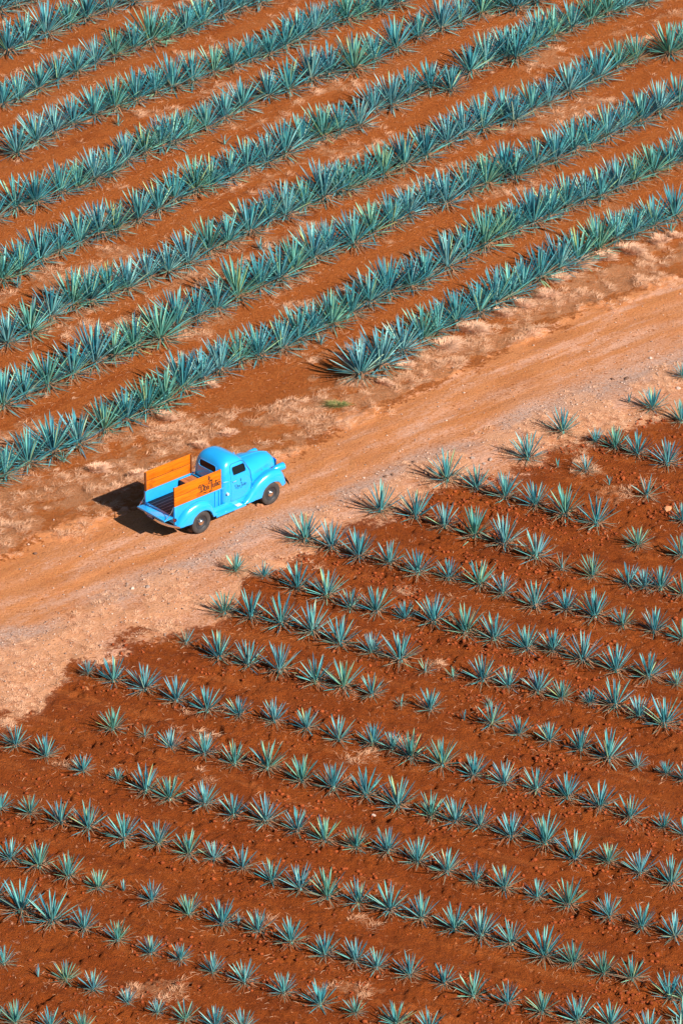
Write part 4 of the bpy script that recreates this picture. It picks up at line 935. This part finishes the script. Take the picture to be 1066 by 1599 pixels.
# ---- fenders: pontoons with wheel openings
def pontoon(name, prof, axle, wr, zlow, xs, side, drop=.10):
    """prof: x -> (top z, outer y, inner y, inner z drop)"""
    g = Geo(); rows = []; rows_in = []
    for x in xs:
        zt, yo, yi = catmull(prof, x)
        dxx = x - axle; zb = zlow(x)
        if abs(dxx) < wr: zb = max(zb, .40 + math.sqrt(wr * wr - dxx * dxx))
        zb = min(zb, zt - .05)
        row = []
        for k in range(15):
            u = k / 14.0
            a = u * math.pi / 2
            if u < .45:
                q = u / .45; y = yi + (yo - .17 - yi) * q; z = zt - drop * (1 - q) ** 1.6
            else:
                q = (u - .45) / .55
                R_ = .17; Zr = min(.36, zt - zb)
                a = q * math.pi / 2
                y = yo - R_ + R_ * math.sin(a) ** .9; z = zt - Zr * (1 - math.cos(a) ** .95) if q < 1 else zt - Zr
            row.append((x, side * y, z))
        row.append((x, side * yo, (row[-1][2] + zb) / 2)); row.append((x, side * (yo - .008), zb)); row.append((x, side * (yo - .035), zb + .006))
        rows.append(row)
    g.loft(rows, False, False, closed=False)
    inner = [[(x, y - side * .03 * (1 if i > 4 else 0), z - .03) for i, (x, y, z) in enumerate(r[:-2])] for r in rows]
    g.loft(inner, False, False, closed=False)
    # close the ends
    for r in (rows[0], rows[-1]):
        c = [(p[0], p[1], p[2]) for p in r]; b = [(p[0], p[1], min(p[2], r[-1][2])) for p in r]
        g.loft([c, b], False, False, closed=False)
    return g.out(name, M['paint'], truck, 38)
REARF = [(-.93, .60, .80, .69), (-.84, .72, .86, .69), (-.62, .94, .91, .69), (-.32, 1.07, .93, .69), (0, 1.11, .935, .69), (.25, 1.04, .93, .69), (.42, .88, .915, .69), (.53, .66, .90, .69), (.58, .48, .90, .69)]
FRONTF = [(1.74, .46, .90, .70), (1.86, .55, .905, .66), (2.05, .74, .92, .62), (2.30, .95, .93, .56), (2.60, 1.10, .94, .50), (2.88, 1.155, .94, .42), (3.15, 1.12, .92, .36), (3.32, 1.03, .90, .33), (3.44, .88, .86, .30), (3.50, .70, .82, .28)]
for s in (-1, 1):
    pontoon('rear_fender', REARF, 0.0, .43, lambda x: .50 if x < -.3 else .44, [-.93 + 1.51 * k / 44 for k in range(45)], s, .02)
    pontoon('front_fender', FRONTF, 2.86, .43, lambda x: .42 if x < 2.86 else .52, [1.74 + 1.76 * k / 50 for k in range(51)], s, .15)
    # headlamp pod let into the fender
    g = Geo(); rings = []
    for x, r in ((3.02, .01), (3.08, .05), (3.18, .088), (3.30, .112), (3.42, .122), (3.50, .124), (3.535, .118)):
        rings.append([(x, s * .66 + r * math.cos(t), 1.065 - (3.5 - x) * -.03 + r * math.sin(t)) for t in [2 * math.pi * k / 18 for k in range(18)]])
    hl = g.loft(rings).out('headlight', M['paint'], truck, 45)
    Geo().rev([(.0, .012), (.07, .010), (.108, .0)], 'x', (3.536, s * .66, 1.066), 18).out('lens', M['lens'], hl)
    Geo().rev([(.110, .0), (.122, .008), (.118, .012), (.106, .004)], 'x', (3.532, s * .66, 1.066), 18).out('trim_ring', M['chrome'], hl)
    # running board
    Geo().box(.56, 1.78, s * .90 if s < 0 else .70, s * .70 if s < 0 else .90, .405, .435, .008).box(.56, 1.78, s * .905 if s < 0 else .885, s * .885 if s < 0 else .905, .36, .432, .005).out('running_board', M['paint'], truck)
    for x in (1.0, 1.3): pass
# apron between running board and body
for s in (-1, 1):
    g = Geo(); g.box(.50, 1.78, min(s * .70, s * .73), max(s * .70, s * .73), .42, .62, .005); g.out('side_apron', M['paint'], truck)
Geo().box(1.43, 1.64, -.885, -.735, .436, .448, .004).out('step_plate', M['white'], truck)
# fuel filler
ff = Geo().tube([(1.14, -.74, .94), (1.14, -.80, .945)], [.045, .040], 14).out('fuel_cap', M['white'], truck, 40)

# ---- wheels
def wheel(x, s):
    e_ = empty('wheel', (x, s * .775, .375)); e_.parent = truck
    tp = [(.215, -.062), (.245, -.082), (.31, -.092), (.350, -.082), (.372, -.060), (.376, 0), (.372, .060), (.350, .082), (.31, .092), (.245, .082), (.215, .062)]
    g = Geo(); rings = []
    n = 40
    for r, o in tp + [tp[0]]:
        rings.append([(r * math.cos(2 * math.pi * k / n), o, r * math.sin(2 * math.pi * k / n)) for k in range(n)])
    g.loft(rings, False, False); g.out('tyre', M['tyre'], e_, 40)
    for k in range(48):
        pass
    so = s
    Geo().rev([(.0, so * .02), (.12, so * .02), (.155, so * .045), (.20, so * .05), (.222, so * .075), (.222, so * -.06), (.0, so * -.06)], 'y', (0, 0, 0), 32).out('rim', M['rim'], e_, 35)
    Geo().rev([(.0, so * .104), (.03, so * .102), (.065, so * .094), (.095, so * .076), (.112, so * .050), (.115, so * .02)], 'y', (0, 0, 0), 28).out('hubcap', M['chrome'], e_, 50)
for x in (0.0, 2.86):
    for s in (-1, 1): wheel(x, s)
Geo().box(-.85, 3.35, -.42, -.34, .40, .52).box(-.85, 3.35, .34, .42, .40, .52).tube([(0, -.70, .375), (0, .70, .375)], .05, 8).tube([(2.86, -.70, .375), (2.86, .70, .375)], .035, 8).box(2.3, 3.3, -.3, .3, .35, .6, .03).box(-.85, -.8, -.42, .42, .40, .52).out('chassis', M['underside'], truck)

# ---- bed
FZ = .82; BX0, BX1 = -.95, .90; BW = .70; RZ = 1.20
g = Geo().box(BX0, BX1, -BW + .02, BW - .02, FZ - .05, FZ - .012); g.out('bed_underfloor', M['underside'], truck)
npl = 8; w = (2 * BW - .10) / npl
for i in range(npl):
    y0 = -BW + .05 + i * w
    Geo().box(BX0 + .03, BX1 - .03, y0 + .012, y0 + w - .012, FZ - .010, FZ + rng.uniform(.0, .004), .003).out('floor_plank', M['wood_bed'], truck)
    if i: Geo().box(BX0 + .03, BX1 - .03, y0 - .010, y0 + .010, FZ - .010, FZ + .009, .002).out('bed_strip', M['strip'], truck)
for s in (-1, 1):
    g = Geo().box(BX0, BX1, min(s * BW, s * (BW - .02)), max(s * BW, s * (BW - .02)), .60, RZ - .01, .003)
    sd_o = g.out('bed_side', M['paint_in'], truck)
    Geo().box(BX0 - .02, BX1 + .12, min(s * (BW - .035), s * (BW + .045)), max(s * (BW - .035), s * (BW + .045)), RZ - .028, RZ, .010).out('side_rail', M['paint'], sd_o)
    for x in (.66, .82):
        Geo().box(x, x + .045, min(s * BW, s * (BW + .03)), max(s * BW, s * (BW + .03)), .62, RZ - .03, .006).out('stake_pocket', M['paint'], sd_o)
    Geo().box(BX0 - .035, BX0 + .03, min(s * (BW - .045), s * (BW + .04)), max(s * (BW - .045), s * (BW + .04)), .58, RZ + .005, .012).out('corner_post', M['paint'], sd_o)
Geo().box(BX1 - .02, BX1 + .01, -BW, BW, .60, RZ, .004).box(BX1 - .03, BX1 + .03, -BW, BW, RZ - .02, RZ + .004, .008).out('bed_front_panel', M['paint_in'], truck)
Geo().box(BX0 - .03, BX0 + .03, -BW + .02, BW - .02, .60, FZ, .006).out('rear_sill', M['paint'], truck)
# tailgate, let down flat
g = Geo(); gy = .655
rows_ = []
gate = Geo().box(-1.33, BX0 - .045, -gy, gy, FZ - .035, FZ - .005, .008).box(-1.345, -1.30, -gy, gy, FZ - .045, FZ + .012, .010).box(-1.02, BX0 - .035, -gy, gy, FZ - .03, FZ + .008, .006).out('tailgate', M['paint'], truck)
gate.rotation_euler = (0, math.radians(0), 0)
for s in (-1, 1):
    pts = [(BX0 - .03, s * .665, 1.16), (-1.05, s * .66, 1.02), (-1.16, s * .65, .92), (-1.27, s * .64, FZ + .01)]
    Geo().tube(pts, .011, 5).out('tailgate_chain', M['steel'], gate)
    Geo().tube([(-1.27, s * .64, FZ - .01), (-1.27, s * .64, FZ + .02)], .014, 6).out('chain_eye', M['steel'], gate)
# side boards: two wide planks on a pair of stakes
def board(s):
    root = empty('side_board', (0, s * BW, RZ)); root.parent = truck
    for i, (z0, z1) in enumerate(((.004, .324), (.344, .665))):
        Geo().box(-.975, .925, min(0, s * .026), max(0, s * .026), z0, z1, .004).out('plank', M['wood'], root)
    Geo().box(-.96, .91, min(s * .003, s * .014), max(s * .003, s * .014), .320, .348).out('gap_shade_strip', M['wood_dark'], root)  # dark strip added between the planks to stand for the gap's shade
    for x in (-.955, .885):
        Geo().box(x - .018, x + .03, min(-s * .034, -s * .002), max(-s * .034, -s * .002), -.20, .66, .004).out('stake', M['wood_dark'], root)
    for x in (-.94, .90):
        for z in (.10, .24, .43, .57):
            Geo().tube([(x, s * .027, z), (x, s * .032, z)], .010, 8).out('bolt', M['black'], root)
    return root
board_r = board(-1); board_l = board(1)

# ---- bumpers, plate, lamps
def bumper(name, x_mid, x_end, z0, z1, yw, sgn, mat):
    g = Geo(); rings = []
    for k in range(25):
        y = -yw + 2 * yw * k / 24; u = abs(y) / yw; x = x_mid + (x_end - x_mid) * u ** 2.4
        zc = (z0 + z1) / 2; hz = (z1 - z0) / 2 * (1 - .35 * u ** 4)
        rings.append([(x + sgn * .018 * math.cos(t) * .9, y, zc + hz * math.sin(t)) for t in [2 * math.pi * j / 10 for j in range(10)]])
    return g.loft(rings).out(name, mat, truck, 50)
rb = bumper('rear_bumper', -1.17, -.93, .50, .60, .90, -1, M['chrome'])
fb = bumper('front_bumper', 3.76, 3.56, .45, .56, .90, 1, M['black'])
for y in (-.35, .35):
    Geo().box(-1.14, -.82, y - .03, y + .03, .49, .55, .004).out('bumper_iron', M['black'], rb)
    Geo().box(3.3, 3.80, y - .03, y + .03, .47, .53, .004).out('bumper_iron', M['black'], fb)
pl_ = Geo().box(-1.205, -1.195, .04, .36, .545, .70, .003).out('license_plate', M['plate'], truck)
Geo().box(-1.209, -1.2055, .09, .31, .585, .66).out('plate_panel', M['plate_white'], pl_)
for k, y in enumerate((.275, .245, .215, .165, .135, .105)):
    Geo().box(-1.2115, -1.2095, y - .008, y + .010, .600, .648).out('plate_character', M['plate'], pl_)
for s in (-1, 1):
    tl = Geo().tube([(-.99, s * .80, .80), (-1.06, s * .80, .80)], [.05, .052], 14).out('tail_lamp', M['black'], truck, 40)
    Geo().tube([(-1.058, s * .80, .80), (-1.075, s * .80, .80)], [.047, .035], 14).out('red_lens', M['red'], tl, 40)
    Geo().box(-.99, -.93, s * .80 - .012, s * .80 + .012, .74, .80).out('lamp_bracket', M['paint'], tl)

# ---- lettering in broad-nib strokes
def nib_strokes(strokes, thick=.0):
    """each stroke: list of (x, y, width); returns flat polygons"""
    V = []; F_ = []
    for st in strokes:
        n = len(st); base = len(V)
        for i, (x, y, w) in enumerate(st):
            w = w * 1.3
            a = st[max(0, i - 1)]; b = st[min(n - 1, i + 1)]; dx, dy = b[0] - a[0], b[1] - a[1]; L = math.hypot(dx, dy) or 1
            V += [(x - dy / L * w / 2, y + dx / L * w / 2), (x + dy / L * w / 2, y - dx / L * w / 2)]
        for i in range(n - 1):
            q = base + 2 * i; F_.append((q, q + 2, q + 3, q + 1))
    return V, F_
def arc(cx, cy, rx, ry, a0, a1, w0, w1, n=10):
    out = []
    for k in range(n + 1):
        u = k / n; a = math.radians(a0 + (a1 - a0) * u)
        out.append((cx + rx * math.cos(a), cy + ry * math.sin(a), w0 + (w1 - w0) * math.sin(math.pi * u)))
    return out
def minim(x, y0, y1, w=.17, ser=.12):
    return [[(x, y0, w), (x, y1, w)], [(x - ser, y1 - .05, .05), (x, y1 + .02, .14), (x + ser * .4, y1 - .12, .06)], [(x - ser * .4, y0 + .1, .06), (x, y0 - .02, .14), (x + ser, y0 + .06, .05)]]
def don_julio():
    S_ = []
    # D with a swash
    S_ += [[(.28, .05, .16), (.28, 1.02, .20)], arc(.22, .62, .72, .62, 80, -80, .06, .24, 14), [(-.10, -.02, .06), (.10, .10, .16), (.45, .0, .10)], arc(.12, .95, .40, .30, 200, 60, .05, .16, 8),
           arc(-.12, .78, .10, .16, 40, 260, .04, .10, 6)]
    # o n
    S_ += [arc(1.22, .36, .21, .34, 0, 360, .08, .16, 16)]
    S_ += minim(1.62, .04, .62) + [arc(1.77, .44, .17, .22, 160, 0, .06, .12, 8)] + minim(1.94, .04, .50)
    # J tall, with hooks
    S_ += [[(2.62, 1.28, .10), (2.62, .7, .20), (2.60, .1, .20), (2.54, -.25, .15)], arc(2.32, -.25, .23, .20, 0, -170, .08, .18, 10), arc(2.42, 1.16, .40, .20, 10, 170, .06, .20, 10), arc(2.12, 1.06, .10, .12, 90, 300, .04, .10, 6), arc(2.75, 1.30, .14, .10, 200, 20, .04, .10, 5)]
    # u l i o
    S_ += minim(2.96, .06, .64) + [arc(3.12, .18, .17, .18, 180, 340, .05, .10, 8)] + minim(3.30, .04, .64)
    S_ += minim(3.62, .04, 1.06)
    S_ += minim(3.90, .04, .62) + [[(3.86, .84, .10), (3.96, .92, .10)]]
    S_ += [arc(4.34, .36, .22, .34, 0, 360, .08, .16, 16)]
    # underline flourish below the D
    S_ += [[(.35, -.32, .03), (.8, -.22, .09), (1.3, -.34, .10), (1.75, -.22, .03)], [(.75, -.40, .03), (1.05, -.34, .07), (1.4, -.42, .03)]]
    return S_
def figure():
    """little standing figure in a hat"""
    return [[(.0, .0, .32), (.0, .12, .26), (.02, .35, .30), (.03, .55, .24)], [(-.22, .74, .04), (.03, .78, .10), (.26, .74, .04)], [(.03, .58, .15), (.03, .74, .16), (.03, .88, .12)], [(.14, .50, .08), (.30, .36, .09), (.22, .22, .06)], [(-.24, .0, .05), (.0, -.03, .08), (.26, .0, .05)]]
def lettering(name, strokes, sx, sy, fn, mat, parent):
    V2, F_ = nib_strokes(strokes)
    V3 = [fn(x * sx, y * sy) for x, y in V2]
    return obj(name, V3, F_, mat, parent)
yb = -(BW + .026 + .002)
# near board: seen from outside, x runs forward = to the right
SC = .178
lettering('painted_name', don_julio(), SC, SC, lambda u, v: (.06 + u, yb, RZ + .15 + v * 1.15), M['ink'], truck)
lettering('painted_figure', figure(), .17, .17, lambda u, v: (.42 + u, yb, RZ + .475 + v), M['ink'], truck)
V2 = [[(.60 + .07 * k, 0, .030), (.60 + .07 * k + .035, 0, .026)] for k in range(4)]
lettering('painted_small_line', [[(0 + .045 * k, 0, .016), (.028 + .045 * k, 0, .020)] for k in range(6)], 1, 1, lambda u, v: (.44 + u - .10, yb, RZ + .06 + v), M['wood_dark'], truck)
# far board, outside face, reads the other way round
yb2 = BW + .026 + .002
lettering('painted_name', don_julio(), SC, SC, lambda u, v: (.85 - u, yb2, RZ + .115 + v), M['ink'], truck)
lettering('painted_figure', figure(), .17, .17, lambda u, v: (.44 - u, yb2, RZ + .475 + v), M['ink'], truck)
def on_bvh(bv, x, z, lift):
    hit = bv.ray_cast(Vector((x, -2, z)), Vector((0, 1, 0)))[0]
    return (x, (hit.y if hit else -.77) - lift, z)
lettering('door_name', don_julio(), .10, .10, lambda u, v: on_bvh(BV_DOOR, 1.46 + u, 1.02 + v, .003), M['door_ink'], truck)
lettering('door_figure', figure(), .12, .12, lambda u, v: on_bvh(BV_DOOR, 1.68 + u, 1.21 + v, .003), M['door_ink'], truck)
# small capitals either side of a crescent on the hood flank
def caps():
    S_ = []; x = 0
    def L_(*st):
        for s_ in st: S_.append([(x + p[0], p[1], .10) for p in s_])
    glyph = {'T': (((.25, 0), (.25, 1)), ((0, 1), (.5, 1))), 'H': (((.05, 0), (.05, 1)), ((.45, 0), (.45, 1)), ((.05, .5), (.45, .5))), 'U': (((.05, 1), (.05, .1), (.25, 0), (.45, .1), (.45, 1)),),
             'L': (((.05, 1), (.05, 0), (.45, 0)),), 'E': (((.45, 1), (.05, 1), (.05, 0), (.45, 0)), ((.05, .5), (.4, .5))), 'A': (((0, 0), (.25, 1), (.5, 0)), ((.1, .4), (.4, .4))),
             'M': (((.02, 0), (.05, 1), (.25, .4), (.45, 1), (.48, 0)),), 'I': (((.25, 0), (.25, 1)),)}
    for ch in 'IIUIE': L_(*glyph[ch]); x += .68
    S_.append([(px + x + .15, py, w) for px, py, w in arc(.3, .5, .35, .7, 110, 320, .06, .34, 10)]); x += 1.15
    for ch in 'IAMI': L_(*glyph[ch]); x += .72
    return S_
lettering('hood_lettering', caps(), .095, .075, lambda u, v: on_bvh(BV_HOOD, 2.42 + u, 1.14 + v - u * .02, .003), M['hood_ink'], hood)

# ---- the crate standing in the bed
cr = empty('wooden_crate', (TX + math.cos(THEAD) * .60 - math.sin(THEAD) * .16, TY + math.sin(THEAD) * .60 + math.cos(THEAD) * .16, FZ + .006), THEAD)
tag(cr, 'brown wooden crate at the front of the pickup bed', 'crate')
for i in range(3):
    Geo().box(-.245 + i * .165, -.245 + i * .165 + .158, -.46, .46, .33, .352, .003).out('top_plank', M['wood_box'], cr)
for i in range(3):
    Geo().box(-.235, -.215, -.45, .45, .005 + i * .108, .005 + i * .108 + .10, .002).out('side_plank', M['wood_dark'], cr)
    Geo().box(.215, .235, -.45, .45, .005 + i * .108, .005 + i * .108 + .10, .002).out('side_plank', M['wood_dark'], cr)
    for s in (-1, 1):
        Geo().box(-.214, .214, min(s * .45, s * .432), max(s * .45, s * .432), .005 + i * .108, .005 + i * .108 + .10, .002).out('end_plank', M['wood_dark'], cr)
for x in (-.205, .195):
    for y in (-.42, .41): Geo().box(x, x + .02, y, y + .02, 0, .33).out('corner_batten', M['wood_dark'], cr)
